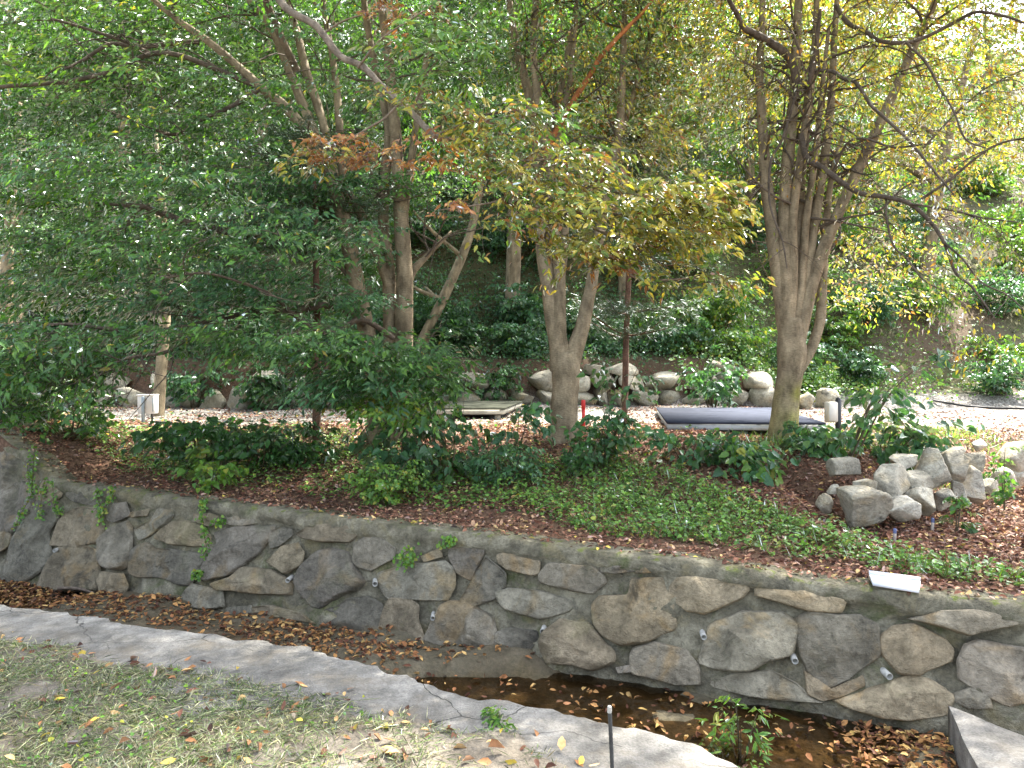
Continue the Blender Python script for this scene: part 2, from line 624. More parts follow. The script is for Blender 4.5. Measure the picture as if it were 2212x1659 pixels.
def concrete_material():
    m, nt, N, Lk = new_mat('old_concrete')
    p = pos_of(nt)
    n1 = noise_node(nt, p, 1.4, 6, .6, .5)
    n2 = noise_node(nt, p, 9, 6, .65)
    n3 = noise_node(nt, p, 90, 3, .7)
    vo = nd(nt, 'ShaderNodeTexVoronoi', feature='DISTANCE_TO_EDGE')
    vo.inputs['Scale'].default_value = 1.15
    wv = mix(nt, .22, p, N('ShaderNodeTexNoise').outputs['Color'], 'MIX')
    wt = wv.node.inputs[2].links[0].from_node
    wt.inputs['Scale'].default_value = 3.0
    wt.inputs['Detail'].default_value = 6
    Lk(p, wt.inputs['Vector'])
    Lk(wv, vo.inputs['Vector'])
    crack = ramp(nt, vo.outputs['Distance'], [(.0, 0.0), (.004, 1.0)])
    gate = ramp(nt, noise_node(nt, p, 1.1, 2), [(.42, 0.0), (.52, 1.0)])
    crack = mix(nt, gate, (1, 1, 1), crack)
    c = ramp(nt, n1, [(.30, (.085, .08, .071)), (.48, (.155, .148, .132)), (.68, (.27, .26, .236))])
    c = mix(nt, .85, c, mix(nt, 1.0, c, ramp(nt, n2, [(.3, .5), (.7, 1.4)]), 'MULTIPLY'))
    c = mix(nt, .7, c, mix(nt, 1.0, c, ramp(nt, n3, [(.3, .6), (.7, 1.35)]), 'MULTIPLY'))
    c = mix(nt, ramp(nt, noise_node(nt, p, 3.1, 5, .7), [(.52, 0.0), (.70, .65)]), c, (.15, .125, .09))
    c = mix(nt, 1.0, c, mix(nt, .85, (1, 1, 1), crack), 'MULTIPLY')
    h = mix(nt, .5, n2, n3)
    h = mix(nt, 1.0, h, crack, 'MULTIPLY')
    principled(nt, c, .9, bump(nt, h, .012, .8), .2)
    return m


M_CONC = concrete_material()


def ground_material():
    """zone attribute: r litter soil, g pale gravel, b hillside soil; the rest is trodden dirt"""
    m, nt, N, Lk = new_mat('ground_soil')
    p = pos_of(nt)
    z = nd(nt, 'ShaderNodeSeparateColor')
    Lk(attr(nt), z.inputs[0])
    n1 = noise_node(nt, p, 30, 6, .7)
    n2 = noise_node(nt, p, 4, 5, .6)
    n3 = noise_node(nt, p, 140, 3, .7)
    vo = nd(nt, 'ShaderNodeTexVoronoi')
    vo.inputs['Scale'].default_value = 34
    Lk(p, vo.inputs['Vector'])
    dirt = ramp(nt, n2, [(.25, (.08, .068, .052)), (.5, (.135, .118, .094)), (.75, (.20, .18, .15))])
    dirt = mix(nt, .7, dirt, mix(nt, 1.0, dirt, ramp(nt, n3, [(.3, .5), (.7, 1.5)]), 'MULTIPLY'))
    lit = ramp(nt, n1, [(.3, (.045, .026, .018)), (.5, (.11, .065, .042)), (.7, (.20, .125, .085))])
    gsep = nd(nt, 'ShaderNodeSeparateColor')
    Lk(vo.outputs['Color'], gsep.inputs[0])
    grav = ramp(nt, gsep.outputs[0], [(.0, (.14, .125, .105)), (.45, (.30, .285, .26)), (1.0, (.50, .485, .45))])
    grav = mix(nt, 1.0, grav, ramp(nt, vo.outputs['Distance'], [(.25, 1.0), (.8, .3)]), 'MULTIPLY')
    hill = ramp(nt, n2, [(.3, (.035, .04, .018)), (.6, (.08, .075, .035)), (.8, (.16, .12, .07))])
    c = mix(nt, z.outputs[0], dirt, lit)
    c = mix(nt, z.outputs[1], c, grav)
    c = mix(nt, z.outputs[2], c, hill)
    h = mix(nt, .5, n1, vo.outputs['Distance'])
    principled(nt, c, .95, bump(nt, h, .02, .8), .15)
    return m


M_GROUND = ground_material()


def water_material():
    m, nt, N, Lk = new_mat('shallow_brown_water')
    p = pos_of(nt)
    nz = noise_node(nt, p, 7, 2, .5)
    b = bump(nt, nz, .012, .35)
    fr = N('ShaderNodeFresnel')
    fr.inputs[0].default_value = 1.33
    Lk(b, fr.inputs['Normal'])
    tr = N('ShaderNodeBsdfTransparent')
    tr.inputs[0].default_value = (.66, .56, .44, 1)
    g = N('ShaderNodeBsdfGlossy')
    g.inputs['Roughness'].default_value = .03
    Lk(b, g.inputs['Normal'])
    mx = N('ShaderNodeMixShader')
    Lk(fr.outputs[0], mx.inputs[0])
    Lk(tr.outputs[0], mx.inputs[1])
    Lk(g.outputs[0], mx.inputs[2])
    o = N('ShaderNodeOutputMaterial')
    Lk(mx.outputs[0], o.inputs[0])
    return m


M_WATER = water_material()


def plain(name, col, rough=.6, metal=0.0, var=.25, scale=12, spec=.4):
    m, nt, N, Lk = new_mat(name)
    p = pos_of(nt)
    n = noise_node(nt, p, scale, 5, .65)
    n2 = noise_node(nt, p, scale * 9, 3, .6)
    c = mix(nt, 1.0, col, ramp(nt, n, [(.3, 1 - var), (.7, 1 + var)]), 'MULTIPLY')
    c = mix(nt, .35, c, mix(nt, 1.0, c, ramp(nt, n2, [(.3, 1 - var), (.7, 1 + var)]), 'MULTIPLY'))
    pr = principled(nt, c, rough, bump(nt, n2, .002, .4), spec)
    pr.inputs['Metallic'].default_value = metal
    return m


M_WHITEB = plain('white_cabinet_paint', (.78, .78, .76), .5, 0, .07)
M_BEIGEB = plain('beige_plastic', (.62, .58, .50), .55, 0, .08)
M_GALV = plain('galvanised_steel', (.36, .42, .46), .45, .5, .12)
M_BLACK = plain('black_plastic', (.02, .02, .022), .45, 0, .2)
M_RED = plain('red_paint', (.62, .035, .03), .5, 0, .12)
M_DECKB = plain('slate_blue_deck_board', (.040, .046, .064), .95, 0, .2, 5, .05)
M_DECKG = plain('mossy_grey_deck_board', (.062, .066, .05), .95, 0, .3, 3, .05)
M_DECKT = plain('pale_deck_timber', (.40, .38, .31), .8, 0, .25, 6)
M_DARKT = plain('dark_timber', (.05, .045, .04), .85, 0, .25, 6)
M_PVC = plain('white_pvc', (.30, .295, .265), .6, 0, .35, 30)
M_REBAR = plain('dark_steel_bar', (.045, .048, .05), .55, .4, .35, 30)
M_BLUE = plain('faded_blue_paint', (.08, .10, .20), .6, 0, .2)
M_WOODP = plain('weathered_peg', (.30, .26, .22), .85, 0, .3)
M_WHITEP = plain('white_plastic_board', (.70, .73, .78), .45, 0, .08)

# ------------------------------------------------------------------ lie of the land
WD = np.array([.9304, -.3666])          # direction along the stream wall
WB = np.array([.3666, .9304])           # direction away from the stream, into the terrace
WO = np.array([0.0, 5.15])
BAT = .30                               # batter of the wall face
BED = -.5


def st(x, y):
    dx, dy = np.asarray(x, float) - WO[0], np.asarray(y, float) - WO[1]
    return dx * WD[0] + dy * WD[1], dx * WB[0] + dy * WB[1]


def xy(s, t):
    s, t = np.asarray(s, float), np.asarray(t, float)
    return WO[0] + s * WD[0] + t * WB[0], WO[1] + s * WD[1] + t * WB[1]


def on_wall(u, v):
    """pixel of the photograph -> (s, height z) on the battered wall face"""
    rx, rz = (u - 512) / F, -(v - VH) / F
    k = (BAT * (CH - BED) + 5.15 * WB[1]) / (rx * WB[0] + WB[1] - BAT * rz)
    s, t = st(k * rx, k)
    return s, CH + k * rz


def wall_pt(s, z, out=0.0):
    """point on the wall face, pushed out of it"""
    t = BAT * (np.asarray(z, float) - BED)
    nx = np.array([-WB[0], -WB[1], BAT]) / math.hypot(1, BAT)
    x, y = xy(s, t)
    return np.stack([x, y, np.broadcast_to(z, np.shape(x))], -1) + np.asarray(out)[..., None] * nx


_tp = [on_wall(x * K, y * K) for x, y in [(-260, 800), (0, 940), (75, 990), (125, 1043), (261, 1058), (498, 1090), (800, 1128), (1047, 1157), (1250, 1187), (1493, 1214), (1800, 1263), (2212, 1310), (2700, 1375)]]
TOP_S = np.array([-14.] + [p[0] for p in _tp] + [9.])
TOP_Z = np.array([_tp[0][1]] + [p[1] for p in _tp] + [_tp[-1][1]])


def ztop(s):
    return np.interp(s, TOP_S, TOP_Z)


def g0(u, v, z=0.0):
    D = (CH - z) * F / (v - VH)
    return (u - 512) / F * D, D


_edge = [(0, 604), (65, 613.6), (146, 625.7), (211, 633), (275, 642), (325, 654), (358, 660.5), (407, 673), (440, 685.6), (462, 691), (511, 700), (560, 711), (608, 724.5), (657, 734), (691, 742), (714, 755), (756, 768)]
_e = np.array([g0(*p) for p in _edge])
_es, _et = st(_e[:, 0], _e[:, 1])
EDGE_S = np.concatenate([[-16], _es, [3.0, 9.]])
EDGE_T = np.concatenate([[-1.15], _et, [-2.25, -2.6]])
_gr = [(0, 638), (65, 649), (97, 662), (178, 665.6), (243, 669), (333, 689), (398, 715), (446, 731), (511, 739), (560, 758), (576, 768)]
_g = np.array([g0(*p) for p in _gr])
_gs, _gt = st(_g[:, 0], _g[:, 1])
GR_S = np.concatenate([[-16], _gs, [2.6, 9.]])
GR_T = np.concatenate([[-1.75], _gt, [-2.95, -3.4]])


def t_edge(s):
    return np.interp(s, EDGE_S, EDGE_T)


def t_grass(s):
    return np.interp(s, GR_S, GR_T)


BL_X = np.array([2.55, 2.75, 2.97, 3.29, 3.7, 4.32, 5.16, 6.2, 9.0, 14.])
BL_Y = np.array([6.7, 6.3, 5.95, 6.0, 6.25, 6.78, 7.5, 8.3, 10.2, 13.])


def hill_y(x):
    return 14.7 + .5 * np.sin(np.asarray(x) * .35 + 1) + 1.9 * smooth(5.0, 9.0, x) + .8 * smooth(-4, -9, x)


def H(x, y):
    """ground height"""
    x, y = np.broadcast_arrays(np.asarray(x, float), np.asarray(y, float))
    shp = x.shape
    x, y = x.ravel(), y.ravel()
    s, t = st(x, y)
    p2 = np.column_stack([x, y])
    n_lo = fbm(p2 * .8, 3, 3)
    n_hi = fbm(p2 * 6.0, 5, 2)
    # near bank
    te, tg = t_edge(s), t_grass(s)
    near = .02 * n_lo + .008 * n_hi - .035 * smooth(-.10, .12, t - tg + .10 * fbm(p2 * 3.3, 9, 3)) + .012
    # stream bed: a sand bank on the left and middle, water on the right
    bed = -.60 + .045 * fbm(p2 * 1.9, 21, 3) + .008 * n_hi
    bar = smooth(-4.6, -3.9, s) * smooth(.38, .05, s - 1.69 * t + .12 * n_lo) * smooth(-1.45, -.3, t + .25 * fbm(p2 * 1.2, 4, 2) + .35 * smooth(-1.5, .5, s))
    bed = bed + .125 * bar
    bed = bed + .10 * smooth(1.9, 2.7, s) * smooth(-2.1, -.7, t) * smooth(.0, -.3, t)      # silt in front of the slab
    bed = bed + .09 * smooth(.0, .8, s) * smooth(-.85, -1.45, t)
    # terrace behind the wall
    zt = ztop(s)
    tb = t - .45
    tgt = .78 + .008 * tb
    ramp_l = zt - .01 + (tgt - zt) * smooth(.25, 3.1, tb)
    q = y - np.interp(x, BL_X, BL_Y)
    ramp_r = np.minimum(zt, .30) - .01 + .05 * smooth(.2, 2, tb) + (.78 - .34 + .008 * tb) * smooth(.45, 1.25, q)
    w = smooth(2.35, 2.95, x)
    ter = ramp_l * (1 - w) + ramp_r * w + .03 * n_lo * smooth(.3, 1.5, tb) + .01 * n_hi
    # hill
    hy = y - hill_y(x)
    step = smooth(.0, .55, hy) * (.75 * smooth(6.4, 4.6, x) + .2)
    slope = np.maximum(hy - .4, 0)
    hill = step + (.86 - .16 * smooth(6, 14, x)) * slope * smooth(-1, 4, slope) + .25 * fbm(p2 * .35, 31, 3) * smooth(.5, 4, hy)
    hill = np.minimum(hill, 24 + .02 * slope)
    ter = ter + hill
    z = np.where(t < te - .14, near, np.where(t < .36, bed, ter))
    return z.reshape(shp)


def ground_zone(x, y):
    s, t = st(x, y)
    p2 = np.column_stack([x, y])
    n = fbm(p2 * .9, 41, 3)
    n2 = fbm(p2 * 3.0, 43, 2)
    hy = y - hill_y(x)
    terr = (t > .3).astype(float)
    grav = terr * smooth(9.2, 10.6, y + .9 * n + .3 * n2 - .4 * smooth(4, 6, x)) * smooth(.25, -.15, hy - 1.0 * smooth(5.5, 7, x))
    bedz = ((t > t_edge(s) - .14) & (t <= .36)).astype(float)
    hillz = smooth(.3, 1.2, hy) * (1 - .75 * smooth(7.5, 10, x) * smooth(-.1, .35, n))
    lit = np.clip(terr, 0, 1) * (1 - hillz)
    wet = bedz * smooth(-.54, -.57, H(x, y))
    lit = np.maximum(lit, bedz * (.35 + .35 * n).clip(0, .8))
    lit = np.maximum(lit, wet)
    return np.column_stack([lit, grav * .9, np.maximum(hillz, bedz * (.45 + .2 * wet))])


def axis_grid(parts):
    out = []
    for a, b, d in parts:
        out.append(np.arange(a, b, d))
    out.append([parts[-1][1]])
    return np.concatenate(out)


gs_ = axis_grid([(-150, -30, 10), (-30, -9, .8), (-9, 7, .07), (7, 30, .8), (30, 150, 10)])
gt_ = np.concatenate([axis_grid([(-150, -20, 10), (-20, -4.5, .8), (-4.5, -.2, .07)]), [-.02, .1, .22, .355, .365], axis_grid([(.42, 4.5, .08), (4.5, 9, .14), (9, 30, .35), (30, 160, 8)])])
S, T = np.meshgrid(gs_, gt_)
X, Y = xy(S, T)
Z = H(X, Y)
nr_, nc_ = S.shape
idx = np.arange(nr_ * nc_).reshape(nr_, nc_)
gf = np.stack([idx[:-1, :-1], idx[:-1, 1:], idx[1:, 1:], idx[1:, :-1]], -1).reshape(-1, 4)
gm = MB()
gm.add(np.column_stack([X.ravel(), Y.ravel(), Z.ravel()]), gf, ground_zone(X.ravel(), Y.ravel()))
ground = gm.obj('ground', M_GROUND, None, True)
tag(ground, kind='structure', label='brown leaf strewn ground rising from stream bed to wooded hillside')

# water in the channel
wm = MB()
ws_ = np.linspace(-14, 9, 60)
lo, hi = t_edge(ws_) - .1, np.full(60, .2)
wx0, wy0 = xy(ws_, lo)
wx1, wy1 = xy(ws_, hi)
wm.add(np.concatenate([np.column_stack([wx0, wy0, np.full(60, -.555)]), np.column_stack([wx1, wy1, np.full(60, -.555)])]),
       [[i, i + 1, 61 + i, 60 + i] for i in range(59)])
tag(wm.obj('stream_water', M_WATER), kind='structure', label='shallow brown stream water with floating leaves')

# ------------------------------------------------------------------ concrete edge along the near bank
cm = MB()
cs = np.concatenate([np.linspace(-15, -5, 12, endpoint=False), np.linspace(-5, 2.6, 230), np.linspace(2.7, 9, 10)])
rows = []
far = t_edge(cs) + .022 * smooth(-3.4, -2, cs) * np.round(1.5 * fbm(np.column_stack([cs * 2.6, cs * 0]), 58, 3)) + .020 * fbm(np.column_stack([cs * 11, cs * 0]), 51, 4) + .02 * fbm(np.column_stack([cs * 3, cs * 0]), 52, 3)
nearr = t_grass(cs) - .55
fr_ = np.array([0, .06, .12, .2, .3, .4, .5, .6, .7, .8, .88, .94, .975, .992, 1.0])
for k, a in enumerate(fr_):
    tt = nearr + (far - nearr) * a
    x, y = xy(cs, tt)
    z = .004 * fbm(np.column_stack([x, y]) * 5, 53, 3) + .008 * fbm(np.column_stack([x, y]) * 1.2, 54, 2)
    if k == len(fr_) - 1:
        z = z - .018
    rows.append(np.column_stack([x, y, z]))
x, y = xy(cs, far + .015 * fbm(np.column_stack([cs * 6, cs * 0 + 4]), 55, 3))
rows.append(np.column_stack([x, y, np.full_like(x, -.22)]))
x, y = xy(cs, far + .03)
rows.append(np.column_stack([x, y, np.full_like(x, -.75)]))
nrw, ncw = len(rows), len(cs)
ii = np.arange(nrw * ncw).reshape(nrw, ncw)
cm.add(np.concatenate(rows), np.stack([ii[:-1, :-1], ii[:-1, 1:], ii[1:, 1:], ii[1:, :-1]], -1).reshape(-1, 4))
tag(cm.obj('concrete_path', M_CONC, None, True), kind='structure', label='cracked grey concrete strip edging the stream bank')

# ------------------------------------------------------------------ the mortared stone wall along the stream
wall_root = empty('stone_retaining_wall', (*xy(0, .1), BED), 'mortared retaining wall of large grey stones along the stream, mossy on top', 'stone wall')
bw = MB()
bs = np.concatenate([np.linspace(-13, -7.2, 30, endpoint=False), np.linspace(-7.2, 4.2, 330), np.linspace(4.25, 8.5, 20)])
rows = []
hz = np.linspace(0, 1, 34)
for a in hz:
    z = -.72 + (ztop(bs) + .72) * a
    p2 = np.column_stack([bs, z])
    out = .034 * fbm(p2 * 2.6, 61, 4) + .012 * fbm(p2 * 14, 62, 3) - .035
    cop = smooth(-.12, -.09, z - ztop(bs) + .02 * fbm(p2 * 3, 63, 2))       # the plain coping band stands proud
    out = out * (1 - cop) + cop * (.012 + .006 * fbm(p2 * 4, 64, 3))
    if a == 1.0:
        out = out - .012
    rows.append(wall_pt(bs, z, out))
zt_ = ztop(bs)
for dt, dz in ((.03, .0), (.12, .002), (.22, -.002), (.30, -.05), (.30, -.4)):
    x, y = xy(bs, BAT * (zt_ - BED) + dt)
    rows.append(np.column_stack([x, y, zt_ + dz + .006 * fbm(np.column_stack([x, y]) * 5, 65, 3) + (.006 if dt < .25 else 0)]))
nrw, ncw = len(rows), len(bs)
ii = np.arange(nrw * ncw).reshape(nrw, ncw)
bw.add(np.concatenate(rows), np.stack([ii[:-1, :-1], ii[:-1, 1:], ii[1:, 1:], ii[1:, :-1]], -1).reshape(-1, 4))
part(bw, 'mortar', M_MORTAR, wall_root, True)

RA, RB, RC, RD = (0, 1700, .788), (900, 1900, .788), (1800, 2000, .788), (2700, 2150, 1.0236)
STONES = [
    (RA, [(-40, 90), (0, 78), (60, 85), (130, 140), (165, 150), (150, 235), (95, 220), (20, 265), (-40, 270)]),
    (RA, [(-60, 290), (20, 272), (90, 235), (165, 280), (175, 310), (130, 370), (50, 470), (-60, 455)]),
    (RA, [(-60, 480), (30, 482), (48, 505), (30, 550), (-60, 610)]),
    (RA, [(175, 340), (240, 345), (272, 420), (225, 490), (230, 530), (245, 600), (190, 655), (120, 705), (60, 718), (8, 722), (40, 600), (60, 520), (110, 440)]),
    (RA, [(172, 175), (240, 230), (298, 275), (288, 300), (235, 328), (182, 315), (165, 245)]),
    (RA, [(335, 275), (420, 285), (480, 310), (490, 342), (430, 343), (360, 325), (332, 300)]),
    (RA, [(390, 365), (470, 370), (498, 392), (495, 470), (478, 522), (380, 543), (253, 538), (290, 450), (330, 390)]),
    (RA, [(618, 437), (643, 460), (640, 560), (623, 638), (590, 658), (530, 648), (487, 585), (487, 520), (540, 470)]),
    (RA, [(560, 342), (618, 337), (636, 380), (636, 398), (560, 428), (532, 418), (532, 385)]),
    (RA, [(648, 382), (735, 366), (724, 399), (652, 407)]),
    (RA, [(780, 370), (833, 357), (848, 400), (820, 438), (730, 498), (692, 513), (670, 465), (700, 442), (735, 432)]),
    (RA, [(860, 432), (920, 427), (1000, 457), (1027, 500), (1017, 538), (950, 546), (860, 538), (768, 510), (800, 472)]),
    (RA, [(720, 542), (750, 547), (770, 567), (850, 572), (1006, 597), (998, 630), (958, 660), (933, 733), (880, 733), (790, 698), (690, 698), (647, 680), (650, 582)]),
    (RA, [(962, 392), (1030, 387), (1088, 402), (1078, 438), (1030, 448), (962, 425)]),
    (RA, [(1117, 415), (1170, 402), (1258, 411), (1263, 438), (1190, 448), (1122, 438)]),
    (RA, [(1067, 490), (1170, 462), (1338, 457), (1328, 500), (1268, 578), (1200, 638), (1110, 688), (1003, 703), (1012, 650), (1060, 572), (1085, 545)]),
    (RA, [(290, 562), (400, 562), (468, 577), (473, 650), (458, 758), (380, 763), (270, 758), (192, 743), (232, 650)]),
    (RA, [(952, 742), (1088, 772), (1098, 848), (1000, 858), (892, 828), (920, 772)]),
    (RA, [(500, 680), (600, 690), (625, 745), (600, 790), (500, 775), (485, 720)]),
    (RB, [(195, 235), (240, 207), (298, 217), (298, 245), (240, 293), (200, 303), (190, 260)]),
    (RB, [(337, 235), (390, 197), (480, 187), (580, 197), (622, 230), (578, 273), (450, 273), (360, 253)]),
    (RB, [(620, 290), (660, 260), (740, 262), (803, 310), (798, 355), (750, 378), (690, 413), (640, 398), (607, 370)]),
    (RB, [(430, 332), (500, 317), (568, 332), (598, 400), (648, 470), (618, 508), (540, 528), (500, 558), (450, 598), (400, 578), (342, 510), (322, 460), (360, 392)]),
    (RB, [(-85, 482), (0, 452), (60, 402), (200, 422), (283, 470), (278, 533), (130, 528), (0, 513), (-60, 513)]),
    (RB, [(745, 432), (850, 397), (1048, 377), (1088, 420), (1088, 490), (1058, 553), (940, 553), (792, 548), (742, 480)]),
    (RB, [(252, 302), (328, 283), (353, 330), (338, 388), (270, 428), (182, 370)]),
    (RB, [(530, 600), (580, 562), (680, 552), (738, 590), (743, 640), (723, 680), (723, 723), (600, 718), (492, 698), (462, 650), (482, 612)]),
    (RB, [(787, 567), (880, 562), (923, 600), (918, 660), (955, 758), (890, 768), (742, 753), (737, 700), (762, 622)]),
    (RB, [(1050, 602), (1090, 577), (1180, 592), (1285, 652), (1300, 720), (1370, 790), (1410, 828), (1300, 833), (1100, 798), (972, 758), (1012, 680)]),
    (RB, [(1090, 297), (1238, 292), (1246, 330), (1188, 455), (1122, 420), (1087, 350)]),
    (RB, [(112, 602), (200, 592), (330, 627), (408, 678), (260, 650), (105, 642)]),
    (RB, [(-15, 602), (98, 592), (98, 643), (-12, 645)]),
    (RB, [(950, 345), (1038, 305), (1046, 348), (962, 372)]),
    (RC, [(120, 237), (160, 262), (213, 310), (213, 360), (160, 428), (52, 460), (3, 433), (62, 332)]),
    (RC, [(187, 217), (240, 192), (280, 222), (378, 242), (378, 298), (350, 310), (230, 283), (192, 250)]),
    (RC, [(397, 310), (440, 257), (638, 267), (688, 310), (702, 345), (640, 398), (540, 383), (402, 348)]),
    (RC, [(690, 272), (770, 244), (848, 257), (858, 293), (760, 303), (697, 298)]),
    (RC, [(866, 272), (960, 277), (978, 299), (873, 303)]),
    (RC, [(182, 400), (240, 382), (400, 397), (528, 440), (546, 480), (470, 508), (390, 526), (300, 503), (222, 478), (192, 440)]),
    (RC, [(842, 342), (988, 342), (1003, 400), (1043, 430), (1047, 570), (960, 603), (910, 633), (800, 648), (722, 603), (677, 540), (662, 470), (702, 422), (830, 420)]),
    (RC, [(182, 600), (250, 577), (368, 592), (376, 630), (340, 678), (270, 673), (182, 648), (167, 620)]),
    (RC, [(422, 600), (500, 542), (618, 562), (736, 690), (742, 738), (640, 778), (560, 753), (432, 743), (402, 660)]),
    (RC, [(870, 682), (960, 652), (1108, 692), (1158, 760), (1167, 848), (1050, 848), (862, 798), (852, 720)]),
    (RC, [(772, 772), (848, 757), (856, 793), (782, 798)]),
    (RD, [(-45, 107), (0, 102), (90, 112), (190, 122), (208, 150), (178, 183), (50, 236), (-15, 223), (-73, 180), (-68, 140)]),
    (RD, [(82, 290), (200, 242), (330, 247), (393, 290), (393, 330), (368, 398), (290, 418), (230, 453), (110, 448), (37, 423), (62, 370)]),
    (RD, [(262, 150), (297, 124), (400, 147), (572, 187), (553, 233), (440, 228), (360, 203), (264, 175)]),
    (RD, [(417, 272), (460, 252), (640, 257), (698, 292), (707, 403), (640, 448), (520, 523), (472, 503), (432, 400), (412, 330)]),
    (RD, [(772, 297), (850, 287), (958, 342), (987, 380), (977, 418), (870, 468), (802, 463), (737, 390), (732, 330)]),
    (RD, [(843, 262), (960, 232), (1080, 227), (1200, 252), (1238, 280), (1150, 298), (1060, 320), (950, 288)]),
    (RD, [(1062, 372), (1110, 352), (1200, 372), (1310, 390), (1320, 560), (1210, 588), (1150, 558), (1033, 490), (1033, 430)]),
    (RD, [(562, 572), (680, 537), (830, 482), (900, 502), (987, 560), (958, 623), (830, 643), (720, 633), (600, 593)]),
    (RD, [(92, 500), (180, 472), (300, 462), (398, 512), (438, 560), (487, 578), (330, 568), (180, 543), (88, 520)]),
    (RD, [(1340, 300), (1440, 290), (1480, 380), (1420, 470), (1335, 420)]),
    (RD, [(1012, 547), (1070, 527), (1138, 562), (1148, 600), (1060, 603), (1007, 575)]),
    (RD, [(440, 460), (470, 520), (530, 545), (640, 480), (650, 520), (560, 560), (500, 572), (450, 548)]),
]
ST_TINT = [(1, 1, 1), (.88, .88, .92), (1.12, 1.06, .95), (.95, .98, .98), (1.2, 1.12, .98), (.8, .82, .84), (1.05, .98, .88)]
for k, (R, poly) in enumerate(STONES):
    q = np.array([on_wall((R[0] + a * R[2]) / 3.90625, (R[1] + b * R[2]) / 3.90625) for a, b in poly])
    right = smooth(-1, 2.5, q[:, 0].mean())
    # resample the outline, slightly rounded
    seg = np.linalg.norm(np.roll(q, -1, 0) - q, axis=1)
    cum = np.concatenate([[0], np.cumsum(seg)])
    m = 56
    tt = np.linspace(0, cum[-1], m, endpoint=False)
    qq = np.column_stack([np.interp(tt, cum, np.append(q[:, i], q[0, i])) for i in (0, 1)])
    qq = .1 * np.roll(qq, 1, 0) + .8 * qq + .1 * np.roll(qq, -1, 0)
    cen = qq.mean(0)
    qq = cen + (qq - cen) * 1.09
    size = math.sqrt(cum[-1] ** 2 / 16)
    qq = cen + (qq - cen) * (1 + .03 * fbm(np.column_stack([qq * 9, np.full(m, k * 3.)]), 70, 3)[:, None])
    hgt = (.045 + .045 * rng.random()) * min(1.0, size / .4) * (.8 + .5 * right)
    tilt = rng.uniform(-.08, .08, 2) + np.array([0, -.16])
    rings = [(1.05, -.35), (1.012, .0), (.99, .62), (.965, .86), (.90, .97), (.76, 1.0), (.62, 1.02), (.46, 1.03), (.28, 1.04), (.1, 1.04)]
    V = []
    gpl = rng.normal(0, .34, (7, 2)) + tilt
    hpl = hgt * rng.uniform(.9, 1.7, 7)
    for a, hh in rings:
        p = cen + (qq - cen) * a
        fac = np.min(np.vstack([hpl[:, None] + gpl @ (p - cen).T, np.full((1, m), hgt * 1.25)]), 0).clip(hgt * .25, None)
        nz = fbm(np.column_stack([p * 3.6, np.full(m, k * 7.7)]), 71, 5, .6)
        nz2 = np.abs(fbm(np.column_stack([p[:, 0] * 5 + p[:, 1] * 3, p[:, 1] * 9, np.full(m, k * 3.1)]), 72, 3))
        o = np.where(hh > 0, fac * hh, hgt * hh) + (.020 * nz - .026 * nz2) * smooth(.3, .9, hh) * min(1, size / .35)
        V.append(wall_pt(p[:, 0], p[:, 1], o))
    V = np.concatenate(V + [wall_pt(cen[None, 0], cen[None, 1], np.array([V[-1].mean() * 0 + hgt * 1.04]))])
    # the centre vertex follows the innermost ring
    V[-1] = V[-1 - m:-1].mean(0)
    nr2 = len(rings)
    ii = np.arange(nr2 * m).reshape(nr2, m)
    f = np.stack([ii[:-1], np.roll(ii[:-1], -1, 1), np.roll(ii[1:], -1, 1), ii[1:]], -1).reshape(-1, 4)
    sm = MB()
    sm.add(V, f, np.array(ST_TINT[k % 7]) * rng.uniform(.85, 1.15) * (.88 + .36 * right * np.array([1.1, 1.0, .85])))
    sm.more([[ii[-1, i], ii[-1, (i + 1) % m], nr2 * m] for i in range(m)])
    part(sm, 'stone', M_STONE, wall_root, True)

# weep pipes
for R, a, b, rr in [(RA, 287, 566, .022), (RA, 985, 694, .02), (RB, 294, 458, .024), (RB, 718, 474, .026), (RB, 1005, 642, .022), (RC, 412, 580, .026), (RC, 1200, 606, .024), (RD, 391, 410, .025), (RD, 741, 467, .026)]:
    s, z = on_wall((R[0] + a * R[2]) / 3.90625, (R[1] + b * R[2]) / 3.90625)
    c = wall_pt(np.array(s), np.array(z), np.array(0.0))
    ax = norm(np.array([-WB[0] + .35 + rng.uniform(-.2, .2), -WB[1], -.05]))
    e1 = norm(np.cross(ax, [0, 0, 1]))
    e2 = np.cross(ax, e1)
    rr = rr * .82
    pm = MB()
    ang = np.arange(16) / 16 * 2 * pi
    V = []
    for r_, d_ in ((rr, -.05), (rr, .05), (rr * .83, .051), (rr * .80, -.16), (rr * .01, -.16)):
        V.append(c + ax * d_ + (e1 * np.cos(ang)[:, None] + e2 * np.sin(ang)[:, None]) * r_)
    ii = np.arange(80).reshape(5, 16)
    col = np.repeat([[1.0] * 3] * 5, 16, 0)
    pm.add(np.concatenate(V), np.stack([ii[:-1], np.roll(ii[:-1], -1, 1), np.roll(ii[1:], -1, 1), ii[1:]], -1).reshape(-1, 4), col)
    part(pm, 'weep_pipe', M_PVC, wall_root, True)


